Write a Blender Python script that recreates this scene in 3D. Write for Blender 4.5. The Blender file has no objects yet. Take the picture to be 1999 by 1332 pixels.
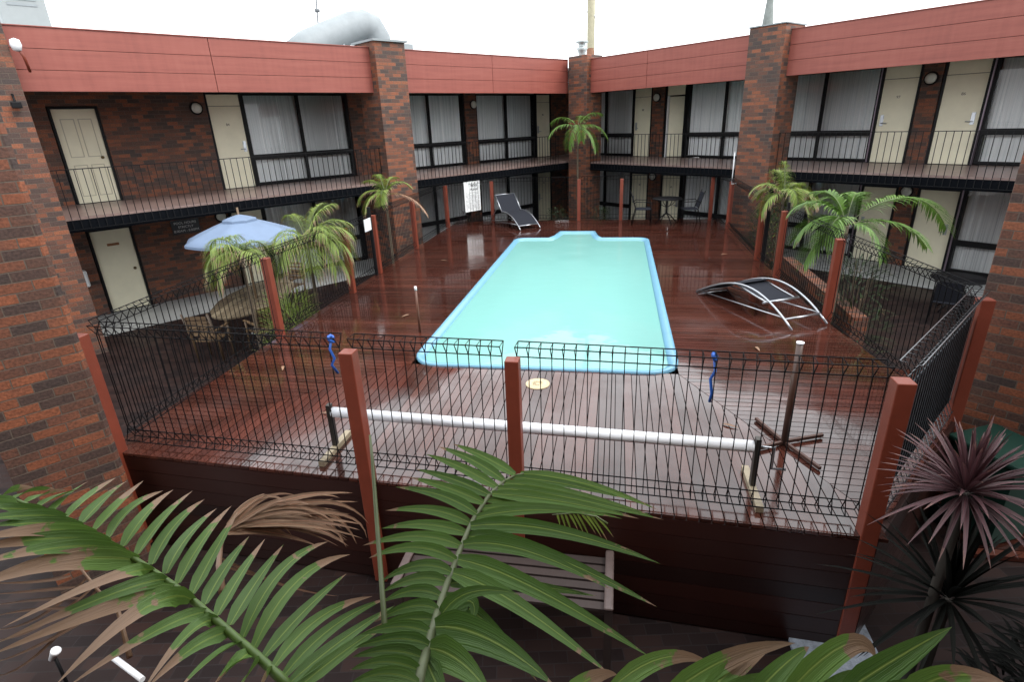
import bpy, math, random
from mathutils import Vector, Matrix
random.seed(7)
R = math.radians
sc = bpy.context.scene
col = sc.collection
# ---------------------------------------------------------------- camera
F = 1088.12
PITCH, ROLL = 0.37561094, -0.04088949
YA, YB, YP = 0.81422067, -0.65851662, R(11.0)
CAMZ = 4.07
cp, sp = math.cos(PITCH), math.sin(PITCH)
_f = Vector((0, cp, -sp)); _r = Vector((1, 0, 0)); _u = Vector((0, sp, cp))
c_, s_ = math.cos(ROLL), math.sin(ROLL)
_r2 = c_ * _r + s_ * _u; _u2 = -s_ * _r + c_ * _u
cam = bpy.data.cameras.new("camera"); co = bpy.data.objects.new("camera", cam); col.objects.link(co)
m = Matrix((_r2, _u2, -_f)).transposed().to_4x4(); m.translation = Vector((0, 0, CAMZ)); co.matrix_world = m
cam.sensor_width = 36; cam.lens = 36 * F / 1999; cam.clip_end = 500; cam.clip_start = 0.05
sc.camera = co
# ---------------------------------------------------------------- world: overcast
w = bpy.data.worlds.new("World"); sc.world = w; w.use_nodes = True
nt = w.node_tree; nt.nodes.clear()
wo = nt.nodes.new("ShaderNodeOutputWorld"); bg = nt.nodes.new("ShaderNodeBackground")
sky = nt.nodes.new("ShaderNodeTexSky"); sky.sky_type = 'NISHITA'; sky.sun_disc = False
SUN_EL, SUN_AZ = R(50), R(112)      # azimuth clockwise from +Y
sky.sun_elevation = SUN_EL; sky.sun_rotation = SUN_AZ; sky.air_density = 1.0; sky.dust_density = 4.0
bg.inputs[1].default_value = 0.15
hs = nt.nodes.new("ShaderNodeHueSaturation"); hs.inputs['Saturation'].default_value = 0.12
mx = nt.nodes.new("ShaderNodeMixRGB"); mx.inputs[0].default_value = 0.85
mx.inputs[2].default_value = (12.5, 12.9, 13.3, 1)     # cloud deck
nt.links.new(sky.outputs[0], hs.inputs['Color']); nt.links.new(hs.outputs[0], mx.inputs[1])
nt.links.new(mx.outputs[0], bg.inputs[0]); nt.links.new(bg.outputs[0], wo.inputs[0])
sl = bpy.data.lights.new("sun", 'SUN'); sl.energy = 1.5; sl.angle = R(25); sl.color = (1, .96, .9)
so = bpy.data.objects.new("sun", sl); col.objects.link(so)
sd = Vector((math.sin(SUN_AZ) * math.cos(SUN_EL), math.cos(SUN_AZ) * math.cos(SUN_EL), math.sin(SUN_EL)))
so.rotation_euler = sd.to_track_quat('Z', 'Y').to_euler(); so.location = (10, -10, 30)
sc.view_settings.view_transform = 'Standard'; sc.view_settings.look = 'None'
sc.view_settings.exposure = 0.62; sc.view_settings.gamma = 1
sc.render.engine = 'CYCLES'
try:
    sc.cycles.max_bounces = 8; sc.cycles.transparent_max_bounces = 16; sc.cycles.caustics_reflective = False; sc.cycles.caustics_refractive = False
except Exception: pass
# ---------------------------------------------------------------- geometry helpers
UA = Vector((math.sin(YA), math.cos(YA), 0)); NA = Vector((math.cos(YA), -math.sin(YA), 0))
UB = Vector((math.sin(YB), math.cos(YB), 0)); NB = Vector((-math.cos(YB), math.sin(YB), 0))
Z = Vector((0, 0, 1))
def frame(x, y, o=(0, 0, 0)):
    mm = Matrix((x, y, Z)).transposed().to_4x4(); mm.translation = Vector(o); return mm
FA = frame(UA, -NA)           # (s, depth, z)
FB = frame(-UB, -NB)          # (-s, depth, z)
FD = frame(Vector((math.cos(YP), -math.sin(YP), 0)), Vector((math.sin(YP), math.cos(YP), 0)))
ID = Matrix.Identity(4)
def ray(px, py):
    return _r2 * (px - 999.5) + _u2 * (666 - py) + _f * F
def bp(px, py, d):            # point at distance d from the lens
    return Vector((0, 0, CAMZ)) + ray(px, py).normalized() * d
def onz(px, py, z):
    r = ray(px, py); return Vector((0, 0, CAMZ)) + r * ((z - CAMZ) / r.z)

def rootmat(o):
    while o.parent: o = o.parent
    return Matrix.Translation(o.location) @ Matrix.Rotation(o.rotation_euler.z, 4, 'Z')

class MB:
    def __init__(s, M=ID): s.v = []; s.f = []; s.uv = []; s.M = M; s.c = []; s.sm = []
    def face(s, pts, uvs=None, c=None, smooth=False):
        b = len(s.v); s.v += [s.M @ Vector(p) for p in pts]; s.f.append(list(range(b, b + len(pts))))
        if uvs is None:
            P = [Vector(p) for p in pts]; n = (P[1] - P[0]).cross(P[2] - P[0]); a = [abs(k) for k in n]
            if a[2] >= a[0] and a[2] >= a[1]: uvs = [(p.x, p.y) for p in P]
            elif a[0] > a[1]: uvs = [(p.y + 0.115, p.z) for p in P]
            else: uvs = [(p.x, p.z) for p in P]
        s.uv.append(uvs); s.c.append(random.random() if c is None else c); s.sm.append(smooth)
    def box(s, a, b, c=None, bot=True):
        c = random.random() if c is None else c
        x0, y0, z0 = a; x1, y1, z1 = b
        x0, x1 = min(x0, x1), max(x0, x1); y0, y1 = min(y0, y1), max(y0, y1); z0, z1 = min(z0, z1), max(z0, z1)
        p = [(x0, y0, z0), (x1, y0, z0), (x1, y1, z0), (x0, y1, z0), (x0, y0, z1), (x1, y0, z1), (x1, y1, z1), (x0, y1, z1)]
        for q in ((0, 3, 2, 1), (4, 5, 6, 7), (0, 1, 5, 4), (1, 2, 6, 5), (2, 3, 7, 6), (3, 0, 4, 7)): s.face([p[i] for i in q], c=c)
        return s
    def prism(s, poly, z0, z1, c=None):
        c = random.random() if c is None else c
        n = len(poly); s.face([(x, y, z1) for x, y in poly], c=c); s.face([(x, y, z0) for x, y in reversed(poly)], c=c)
        acc = 0
        for i in range(n):
            a = poly[i]; b = poly[(i + 1) % n]; L = math.hypot(b[0] - a[0], b[1] - a[1])
            s.face([(a[0], a[1], z0), (b[0], b[1], z0), (b[0], b[1], z1), (a[0], a[1], z1)], uvs=[(acc, z0), (acc + L, z0), (acc + L, z1), (acc, z1)], c=c); acc += L
        return s
    def tube(s, pts, r, n=6, caps=True, rr=None, c=None, flat=1.0):
        c = random.random() if c is None else c
        P = [Vector(p) for p in pts]; rings = []; t0 = None
        for i, p in enumerate(P):
            t = (P[min(i + 1, len(P) - 1)] - P[max(i - 1, 0)])
            t = t.normalized() if t.length > 1e-9 else Vector((0, 0, 1))
            ref = Vector((0, 0, 1)) if abs(t.z) < .9 else Vector((1, 0, 0))
            if t0 is not None and abs(t.dot(t0)) < .999: ref = t0
            a = t.cross(ref).normalized(); b = t.cross(a).normalized()
            t0 = -b
            k = r if rr is None else rr[i]
            rings.append([p + (a * math.cos(2 * math.pi * (j + .5) / n) + b * math.sin(2 * math.pi * (j + .5) / n) * flat) * k for j in range(n)])
        L = 0
        for i in range(len(P) - 1):
            l = (P[i + 1] - P[i]).length
            for j in range(n):
                j2 = (j + 1) % n
                s.face([rings[i][j], rings[i][j2], rings[i + 1][j2], rings[i + 1][j]],
                       uvs=[(j / n * .3, L), ((j + 1) / n * .3, L), ((j + 1) / n * .3, L + l), (j / n * .3, L + l)], c=c, smooth=n > 5)
            L += l
        if caps: s.face(list(reversed(rings[0])), c=c); s.face(rings[-1], c=c)
        return s
    def lathe(s, prof, o=(0, 0, 0), n=20, c=None, ax=None):
        c = random.random() if c is None else c
        o = Vector(o)
        def P(r, h, k):
            a = 2 * math.pi * k / n
            if ax == 'y': return o + Vector((r * math.cos(a), h, r * math.sin(a)))
            return o + Vector((r * math.cos(a), r * math.sin(a), h))
        for i in range(len(prof) - 1):
            for k in range(n):
                (r0, h0), (r1, h1) = prof[i], prof[i + 1]
                q = [P(r0, h0, k), P(r0, h0, k + 1), P(r1, h1, k + 1), P(r1, h1, k)]
                if r0 < 1e-5: q = [q[0], q[2], q[3]]
                elif r1 < 1e-5: q = [q[0], q[1], q[2]]
                s.face(q, c=c, smooth=True)
        return s
    def build(s, name, mat, parent=None, bev=0, pre=None):
        me = bpy.data.meshes.new(name)
        inv = rootmat(parent).inverted() if parent else ID
        me.from_pydata([inv @ v for v in s.v], [], s.f)
        me.uv_layers.new(name="UVMap"); me.color_attributes.new("rnd", 'FLOAT_COLOR', 'CORNER')
        uvl = me.uv_layers["UVMap"]; ca = me.color_attributes["rnd"]
        k = 0
        for fi, f in enumerate(s.f):
            me.polygons[fi].use_smooth = s.sm[fi]
            for j in range(len(f)):
                uvl.data[k].uv = s.uv[fi][j]; c = s.c[fi]; ca.data[k].color = (c, c, c, 1); k += 1
        me.materials.append(mat)
        o = bpy.data.objects.new(name, me); col.objects.link(o)
        if parent: o.parent = parent
        if any(s.sm) or bev:
            import bmesh
            bm = bmesh.new(); bm.from_mesh(me); bmesh.ops.remove_doubles(bm, verts=bm.verts, dist=1e-5); bm.to_mesh(me); bm.free()
        if bev:
            b = o.modifiers.new("bevel", 'BEVEL'); b.width = bev; b.segments = 2; b.limit_method = 'ANGLE'
        return o
def tag(o, label, cat, group=None):
    o['label'] = label; o['category'] = cat
    if group: o['group'] = group
    return o
def thing(name, label, cat, loc=(0, 0, 0), rz=0, group=None):
    o = bpy.data.objects.new(name, None); col.objects.link(o); o.location = loc; o.rotation_euler = (0, 0, rz); o.empty_display_size = .2
    return tag(o, label, cat, group)
def struct(o, kind='structure'): o['kind'] = kind; return o
def dup(root, loc, rz, label, group=None):
    r = root.copy(); col.objects.link(r); r.location = loc; r.rotation_euler = (0, 0, rz); r['label'] = label
    if group: r['group'] = group
    for ch in list(root.children):
        c = ch.copy(); col.objects.link(c); c.parent = r
        for g in ch.children:
            d = g.copy(); col.objects.link(d); d.parent = c
    return r
# ---------------------------------------------------------------- materials
def mat(name, base=(.5, .5, .5), rough=.6, metal=0, noise=0, nscale=8, spec=.5, bump=0, bscale=60, coat=0):
    m = bpy.data.materials.new(name); m.use_nodes = True; N = m.node_tree.nodes; L = m.node_tree.links
    p = N['Principled BSDF']; p.inputs['Base Color'].default_value = (*base, 1); p.inputs['Roughness'].default_value = rough
    p.inputs['Metallic'].default_value = metal; p.inputs['Specular IOR Level'].default_value = spec; p.inputs['Coat Weight'].default_value = coat
    tc = N.new('ShaderNodeTexCoord')
    if noise:
        n = N.new('ShaderNodeTexNoise'); n.inputs['Scale'].default_value = nscale; n.inputs['Detail'].default_value = 6; n.inputs['Roughness'].default_value = .65
        L.new(tc.outputs['Object'], n.inputs['Vector'])
        r = N.new('ShaderNodeMapRange'); r.inputs[1].default_value = .25; r.inputs[2].default_value = .75; r.inputs[3].default_value = 1 - noise; r.inputs[4].default_value = 1 + noise
        L.new(n.outputs['Fac'], r.inputs[0])
        mu = N.new('ShaderNodeVectorMath'); mu.operation = 'SCALE'; mu.inputs[0].default_value = base; L.new(r.outputs[0], mu.inputs['Scale']); L.new(mu.outputs[0], p.inputs['Base Color'])
    if bump:
        n2 = N.new('ShaderNodeTexNoise'); n2.inputs['Scale'].default_value = bscale; n2.inputs['Detail'].default_value = 5; L.new(tc.outputs['Object'], n2.inputs['Vector'])
        b = N.new('ShaderNodeBump'); b.inputs['Strength'].default_value = bump; b.inputs['Distance'].default_value = .01; L.new(n2.outputs['Fac'], b.inputs['Height']); L.new(b.outputs[0], p.inputs['Normal'])
    return m
def ramp(N, stops, interp='LINEAR'):
    r = N.new('ShaderNodeValToRGB'); r.color_ramp.interpolation = interp; e = r.color_ramp.elements
    e[0].position = stops[0][0]; e[0].color = (*stops[0][1], 1); e[1].position = stops[-1][0]; e[1].color = (*stops[-1][1], 1)
    for p, c in stops[1:-1]:
        k = e.new(p); k.color = (*c, 1)
    return r
def brick_mat(name, dark=1.0):
    m = bpy.data.materials.new(name); m.use_nodes = True; N = m.node_tree.nodes; L = m.node_tree.links; p = N['Principled BSDF']
    tc = N.new('ShaderNodeTexCoord'); bt = N.new('ShaderNodeTexBrick')
    nd = N.new('ShaderNodeTexNoise'); nd.inputs['Scale'].default_value = 9; L.new(tc.outputs['UV'], nd.inputs['Vector'])
    ad = N.new('ShaderNodeVectorMath'); ad.operation = 'MULTIPLY_ADD'; ad.inputs[1].default_value = (.008, .008, 0)
    L.new(nd.outputs['Color'], ad.inputs[0]); L.new(tc.outputs['UV'], ad.inputs[2]); L.new(ad.outputs[0], bt.inputs['Vector'])
    bt.inputs['Scale'].default_value = 1; bt.inputs['Brick Width'].default_value = .24; bt.inputs['Row Height'].default_value = .086
    bt.inputs['Mortar Size'].default_value = .0055; bt.inputs['Mortar Smooth'].default_value = .25; bt.inputs['Bias'].default_value = 0
    bt.inputs['Color1'].default_value = (0, 0, 0, 1); bt.inputs['Color2'].default_value = (1, 1, 1, 1); bt.inputs['Mortar'].default_value = (.5, .5, .5, 1)
    big = N.new('ShaderNodeTexNoise'); big.inputs['Scale'].default_value = 1.3; L.new(tc.outputs['UV'], big.inputs['Vector'])
    a2 = N.new('ShaderNodeMath'); a2.operation = 'MULTIPLY_ADD'; a2.inputs[1].default_value = .5; L.new(big.outputs['Fac'], a2.inputs[0]); 
    sb = N.new('ShaderNodeMath'); sb.operation = 'SUBTRACT'; sb.inputs[1].default_value = .25; L.new(bt.outputs['Color'], sb.inputs[0]); L.new(sb.outputs[0], a2.inputs[2])
    rp = ramp(N, [(0, (.046, .030, .026)), (.22, (.066, .036, .028)), (.36, (.110, .044, .027)), (.48, (.082, .042, .030)), (.62, (.170, .056, .027)), (.8, (.225, .071, .032)), (.9, (.105, .043, .029)), (1, (.22, .075, .035))])
    L.new(a2.outputs[0], rp.inputs[0])
    n = N.new('ShaderNodeTexNoise'); n.inputs['Scale'].default_value = 45; n.inputs['Detail'].default_value = 6; L.new(tc.outputs['UV'], n.inputs['Vector'])
    mr = N.new('ShaderNodeMapRange'); mr.inputs[1].default_value = .3; mr.inputs[2].default_value = .7; mr.inputs[3].default_value = .6; mr.inputs[4].default_value = 1.35; L.new(n.outputs['Fac'], mr.inputs[0])
    sc_ = N.new('ShaderNodeVectorMath'); sc_.operation = 'SCALE'; L.new(rp.outputs[0], sc_.inputs[0]); L.new(mr.outputs[0], sc_.inputs['Scale'])
    mm = N.new('ShaderNodeMixRGB'); mm.inputs[2].default_value = (.10, .074, .056, 1); L.new(bt.outputs['Fac'], mm.inputs[0]); L.new(sc_.outputs[0], mm.inputs[1])
    L.new(mm.outputs[0], p.inputs['Base Color']); p.inputs['Roughness'].default_value = .7
    b = N.new('ShaderNodeBump'); b.inputs['Strength'].default_value = .8; b.inputs['Distance'].default_value = .008
    h = N.new('ShaderNodeMath'); h.operation = 'MULTIPLY_ADD'; h.inputs[1].default_value = -1.0; L.new(bt.outputs['Fac'], h.inputs[0]); 
    h2 = N.new('ShaderNodeMath'); h2.operation = 'MULTIPLY'; h2.inputs[1].default_value = .5; L.new(n.outputs['Fac'], h2.inputs[0]); L.new(h2.outputs[0], h.inputs[2])
    L.new(h.outputs[0], b.inputs['Height']); L.new(b.outputs[0], p.inputs['Normal'])
    return m
def wood_mat(name, c0, c1, r0=.08, r1=.4, vary=.5, along='y', wetscale=.5, grain=.35):
    m = bpy.data.materials.new(name); m.use_nodes = True; N = m.node_tree.nodes; L = m.node_tree.links; p = N['Principled BSDF']
    tc = N.new('ShaderNodeTexCoord'); at = N.new('ShaderNodeAttribute'); at.attribute_name = 'rnd'
    mp = N.new('ShaderNodeMapping'); mp.inputs['Scale'].default_value = (60, 3, 1) if along == 'y' else (3, 60, 1)
    L.new(tc.outputs['UV'], mp.inputs['Vector'])
    n = N.new('ShaderNodeTexNoise'); n.inputs['Scale'].default_value = 1; n.inputs['Detail'].default_value = 5; L.new(mp.outputs[0], n.inputs['Vector'])
    mxf = N.new('ShaderNodeMath'); mxf.operation = 'MULTIPLY_ADD'; mxf.inputs[1].default_value = vary; L.new(at.outputs['Fac'], mxf.inputs[0])
    g = N.new('ShaderNodeMath'); g.operation = 'MULTIPLY'; g.inputs[1].default_value = grain; L.new(n.outputs['Fac'], g.inputs[0]); L.new(g.outputs[0], mxf.inputs[2])
    rp = ramp(N, [(0.05, c0), (.8, c1)]); L.new(mxf.outputs[0], rp.inputs[0]); L.new(rp.outputs[0], p.inputs['Base Color'])
    w = N.new('ShaderNodeTexNoise'); w.inputs['Scale'].default_value = wetscale; w.inputs['Detail'].default_value = 5; w.inputs['Roughness'].default_value = .6; L.new(tc.outputs['Object'], w.inputs['Vector'])
    mr = N.new('ShaderNodeMapRange'); mr.inputs[1].default_value = .38; mr.inputs[2].default_value = .68; mr.inputs[3].default_value = r0; mr.inputs[4].default_value = r1; L.new(w.outputs['Fac'], mr.inputs[0]); L.new(mr.outputs[0], p.inputs['Roughness'])
    if r0 < .05:
        cm = N.new('ShaderNodeMapRange'); cm.inputs[1].default_value = .45; cm.inputs[2].default_value = .6; cm.inputs[3].default_value = .5; cm.inputs[4].default_value = .15; L.new(w.outputs['Fac'], cm.inputs[0]); L.new(cm.outputs[0], p.inputs['Coat Weight']); p.inputs['Coat Roughness'].default_value = .03
    b = N.new('ShaderNodeBump'); b.inputs['Strength'].default_value = .12; b.inputs['Distance'].default_value = .004; L.new(n.outputs['Fac'], b.inputs['Height']); L.new(b.outputs[0], p.inputs['Normal'])
    return m
def leaf_mat(name, g0, g1, br=.35, brown=(.27, .17, .105), tr=.25):
    m = bpy.data.materials.new(name); m.use_nodes = True; N = m.node_tree.nodes; L = m.node_tree.links; p = N['Principled BSDF']
    tc = N.new('ShaderNodeTexCoord'); at = N.new('ShaderNodeAttribute'); at.attribute_name = 'rnd'; sx = N.new('ShaderNodeSeparateXYZ'); L.new(tc.outputs['UV'], sx.inputs[0])
    rp = ramp(N, [(0, g0), (1, g1)]); 
    n = N.new('ShaderNodeTexNoise'); n.inputs['Scale'].default_value = 30; n.inputs['Detail'].default_value = 8; L.new(tc.outputs['Object'], n.inputs['Vector'])
    st = N.new('ShaderNodeMapping'); st.inputs['Scale'].default_value = (22, .6, 1); L.new(tc.outputs['UV'], st.inputs['Vector'])
    n3 = N.new('ShaderNodeTexNoise'); n3.inputs['Scale'].default_value = 1; n3.inputs['Detail'].default_value = 3; L.new(st.outputs[0], n3.inputs['Vector'])
    am = N.new('ShaderNodeMath'); am.operation = 'MULTIPLY_ADD'; am.inputs[1].default_value = .55; L.new(at.outputs['Fac'], am.inputs[0])
    am2 = N.new('ShaderNodeMath'); am2.operation = 'MULTIPLY'; am2.inputs[1].default_value = .5; L.new(n3.outputs['Fac'], am2.inputs[0]); L.new(am2.outputs[0], am.inputs[2]); L.new(am.outputs[0], rp.inputs[0])
    # browning from the tip: v + noise + rnd*br
    a = N.new('ShaderNodeMath'); a.operation = 'MULTIPLY_ADD'; a.inputs[1].default_value = br; L.new(at.outputs['Fac'], a.inputs[0]); L.new(sx.outputs['Y'], a.inputs[2])
    a3 = N.new('ShaderNodeMath'); a3.operation = 'MULTIPLY_ADD'; a3.inputs[1].default_value = .9; L.new(n.outputs['Fac'], a3.inputs[0]); L.new(a.outputs[0], a3.inputs[2])
    mr = N.new('ShaderNodeMapRange'); mr.inputs[1].default_value = 1.42; mr.inputs[2].default_value = 1.46; L.new(a3.outputs[0], mr.inputs[0])
    bmx = N.new('ShaderNodeMixRGB'); bmx.inputs[1].default_value = (*[k * .75 for k in brown], 1); bmx.inputs[2].default_value = (*[k * 1.5 for k in brown], 1); L.new(n3.outputs['Fac'], bmx.inputs[0])
    mm = N.new('ShaderNodeMixRGB'); L.new(mr.outputs[0], mm.inputs[0]); L.new(bmx.outputs[0], mm.inputs[2])
    ab = N.new('ShaderNodeMath'); ab.operation = 'SUBTRACT'; ab.inputs[1].default_value = .5; L.new(sx.outputs['X'], ab.inputs[0]); ab2 = N.new('ShaderNodeMath'); ab2.operation = 'ABSOLUTE'; L.new(ab.outputs[0], ab2.inputs[0])
    rb = N.new('ShaderNodeMapRange'); rb.inputs[1].default_value = .02; rb.inputs[2].default_value = .06; rb.inputs[3].default_value = .7; rb.inputs[4].default_value = 0; L.new(ab2.outputs[0], rb.inputs[0])
    mrb = N.new('ShaderNodeMixRGB'); mrb.inputs[2].default_value = (g1[0] * 1.8, g1[1] * 1.35, g1[2] * 1.4, 1); L.new(rb.outputs[0], mrb.inputs[0]); L.new(rp.outputs[0], mrb.inputs[1]); L.new(mrb.outputs[0], mm.inputs[1])
    L.new(mm.outputs[0], p.inputs['Base Color']); p.inputs['Roughness'].default_value = .45
    t = N.new('ShaderNodeBsdfTranslucent'); L.new(mm.outputs[0], t.inputs[0]); ms = N.new('ShaderNodeMixShader'); ms.inputs[0].default_value = tr
    L.new(p.outputs[0], ms.inputs[1]); L.new(t.outputs[0], ms.inputs[2]); L.new(ms.outputs[0], N['Material Output'].inputs[0])
    b = N.new('ShaderNodeBump'); b.inputs['Strength'].default_value = .6; b.inputs['Distance'].default_value = .004; L.new(n3.outputs['Fac'], b.inputs['Height']); L.new(b.outputs[0], p.inputs['Normal'])
    return m
def glass_mat(name, tint=(.85, .9, .9), rough=.01, ior=1.5, bump=0, bscale=2):
    m = bpy.data.materials.new(name); m.use_nodes = True; N = m.node_tree.nodes; L = m.node_tree.links; N.remove(N['Principled BSDF'])
    t = N.new('ShaderNodeBsdfTransparent'); t.inputs[0].default_value = (*tint, 1); g = N.new('ShaderNodeBsdfGlossy'); g.inputs['Roughness'].default_value = rough
    fr = N.new('ShaderNodeFresnel'); fr.inputs[0].default_value = ior; ms = N.new('ShaderNodeMixShader')
    L.new(fr.outputs[0], ms.inputs[0]); L.new(t.outputs[0], ms.inputs[1]); L.new(g.outputs[0], ms.inputs[2]); L.new(ms.outputs[0], N['Material Output'].inputs[0])
    if bump:
        tc = N.new('ShaderNodeTexCoord'); n = N.new('ShaderNodeTexNoise'); n.inputs['Scale'].default_value = bscale; n.inputs['Detail'].default_value = 3; L.new(tc.outputs['Object'], n.inputs['Vector'])
        b = N.new('ShaderNodeBump'); b.inputs['Strength'].default_value = bump; b.inputs['Distance'].default_value = .02; L.new(n.outputs['Fac'], b.inputs['Height']); L.new(b.outputs[0], g.inputs['Normal']); L.new(b.outputs[0], fr.inputs['Normal'])
    return m
def fascia_mat():
    m = mat("painted fascia", (.33, .1, .08), .55); N = m.node_tree.nodes; L = m.node_tree.links; p = N['Principled BSDF']
    tc = N.new('ShaderNodeTexCoord'); mp = N.new('ShaderNodeMapping'); mp.inputs['Scale'].default_value = (.5, 7, 1); L.new(tc.outputs['UV'], mp.inputs['Vector'])
    n = N.new('ShaderNodeTexNoise'); n.inputs['Scale'].default_value = 1.6; n.inputs['Detail'].default_value = 7; n.inputs['Roughness'].default_value = .65; L.new(mp.outputs[0], n.inputs['Vector'])
    rp = ramp(N, [(.25, (.190, .046, .034)), (.5, (.240, .062, .045)), (.8, (.280, .084, .062))]); m2 = N.new('ShaderNodeMapping'); m2.inputs['Scale'].default_value = (9, .35, 1); L.new(tc.outputs['UV'], m2.inputs['Vector'])
    n2 = N.new('ShaderNodeTexNoise'); n2.inputs['Scale'].default_value = 1; n2.inputs['Detail'].default_value = 5; L.new(m2.outputs[0], n2.inputs['Vector'])
    av = N.new('ShaderNodeMath'); av.operation = 'MULTIPLY_ADD'; av.inputs[1].default_value = .45; L.new(n2.outputs['Fac'], av.inputs[0])
    a3 = N.new('ShaderNodeMath'); a3.operation = 'MULTIPLY_ADD'; a3.inputs[1].default_value = .9; a3.inputs[2].default_value = -.18; L.new(n.outputs['Fac'], a3.inputs[0]); L.new(a3.outputs[0], av.inputs[2])
    L.new(av.outputs[0], rp.inputs[0]); L.new(rp.outputs[0], p.inputs['Base Color'])
    return m
BRICK = brick_mat("brick"); FASC = fascia_mat()
BLACK = mat("black frame", (.005, .005, .006), .5, noise=.2, spec=.2); WIRE = mat("black powder coated wire", (.004, .004, .005), .6, spec=.12)
GALV = mat("galvanised", (.235, .262, .275), .6, .0, noise=.12, nscale=3); ALU = mat("brushed aluminium", (.42, .44, .47), .3, .9, noise=.1)
CREAM = mat("cream door paint", (.80, .76, .58), .5, noise=.08, nscale=2); WHITE = mat("white plastic", (.75, .76, .78), .35)
POST = mat("red post paint", (.18, .038, .020), .42, noise=.14, nscale=6, bump=.15); SOFF = mat("soffit", (.62, .58, .54), .8, noise=.1)
SLAB = mat("brown walkway paint", (0.230, 0.161, 0.144), .35, noise=.2, nscale=3); BEAM = mat("black beam", (.004, .005, .007), .8, noise=.2, spec=.05)
CONC = mat("concrete", (.28, .29, .29), .45, noise=.2, nscale=2, bump=.2); CURT = mat("curtain fabric", (.92, .94, .95), .8)
def _stripe():  # pleat contrast painted into the colour, as sheer folds overlap
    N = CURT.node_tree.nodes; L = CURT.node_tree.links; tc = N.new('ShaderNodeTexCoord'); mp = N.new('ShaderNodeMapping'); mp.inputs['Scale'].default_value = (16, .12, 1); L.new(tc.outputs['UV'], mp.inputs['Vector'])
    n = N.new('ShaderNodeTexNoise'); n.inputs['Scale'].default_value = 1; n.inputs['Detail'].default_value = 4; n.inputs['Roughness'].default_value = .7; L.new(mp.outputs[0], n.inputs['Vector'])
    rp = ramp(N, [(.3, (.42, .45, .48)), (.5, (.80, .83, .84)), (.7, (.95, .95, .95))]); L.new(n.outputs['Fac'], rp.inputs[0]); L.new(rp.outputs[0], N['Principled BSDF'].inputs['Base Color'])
GLASS = glass_mat("window glass", (1, 1, 1), .01, 1.45); ROOF = mat("roof sheet", (.4, .42, .43), .5, noise=.15)
DECK = wood_mat("wet red decking", (.018, .0065, .005), (.085, .026, .017), .045, .26, wetscale=.8)
DECKX = wood_mat("wet red decking crosswise", (.018, .0065, .005), (.085, .026, .017), .045, .26, along='x', wetscale=.8)
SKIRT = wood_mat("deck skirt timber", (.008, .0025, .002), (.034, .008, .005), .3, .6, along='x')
TEAK = wood_mat("weathered teak", (.06, .036, .02), (.20, .13, .07), .3, .6); GREYWD = wood_mat("grey weathered timber", (.010, .007, .006), (.038, .023, .020), .6, .8)
BRASS = mat("dull knob", (.12, .08, .03), .35, .8)
_stripe()
LEAF = leaf_mat("palm leaf", (.030, .085, .010), (.14, .26, .045), .06); LEAFB = leaf_mat("frayed palm leaf", (.035, .090, .014), (.15, .27, .05), .62); LEAFC = leaf_mat("lighter frayed palm leaf", (0.053, 0.128, 0.024), (0.180, 0.315, 0.060), .5)  # last copy is a lighter green with slightly less browning
LEAFY = leaf_mat("yellow green palm leaf", (0.058, 0.123, 0.017), (0.275, 0.362, 0.072), .4)
DRY = leaf_mat("dry frond", (0.108, 0.054, 0.030), (0.324, 0.198, 0.120), .3, (0.228, 0.132, 0.078), .1)
DRYL = leaf_mat('pale dry frond', (.15, .08, .045), (.42, .27, .17), .3, (.36, .22, .14), .1); PURP = leaf_mat("purple cordyline", (.028, .010, .013), (.12, .055, .062), .2, (.14, .07, .06), .15); DKLEAF = leaf_mat("dark shrub leaf", (.006, .016, .006), (.035, .07, .018), .2)
DK2 = leaf_mat("very dark strap leaf", (.003, .004, .004), (.010, .011, .009), .0, (.02,.015,.012), .05); DK2.node_tree.nodes['Principled BSDF'].inputs['Specular IOR Level'].default_value = .1; DK2.node_tree.nodes['Principled BSDF'].inputs['Roughness'].default_value = .8; STEM = mat("palm stem", (.07, .09, .03), .5, noise=.2, nscale=20); TRUNK = mat("palm trunk", (.10, .075, .05), .8, noise=.35, nscale=25, bump=.6)
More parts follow.
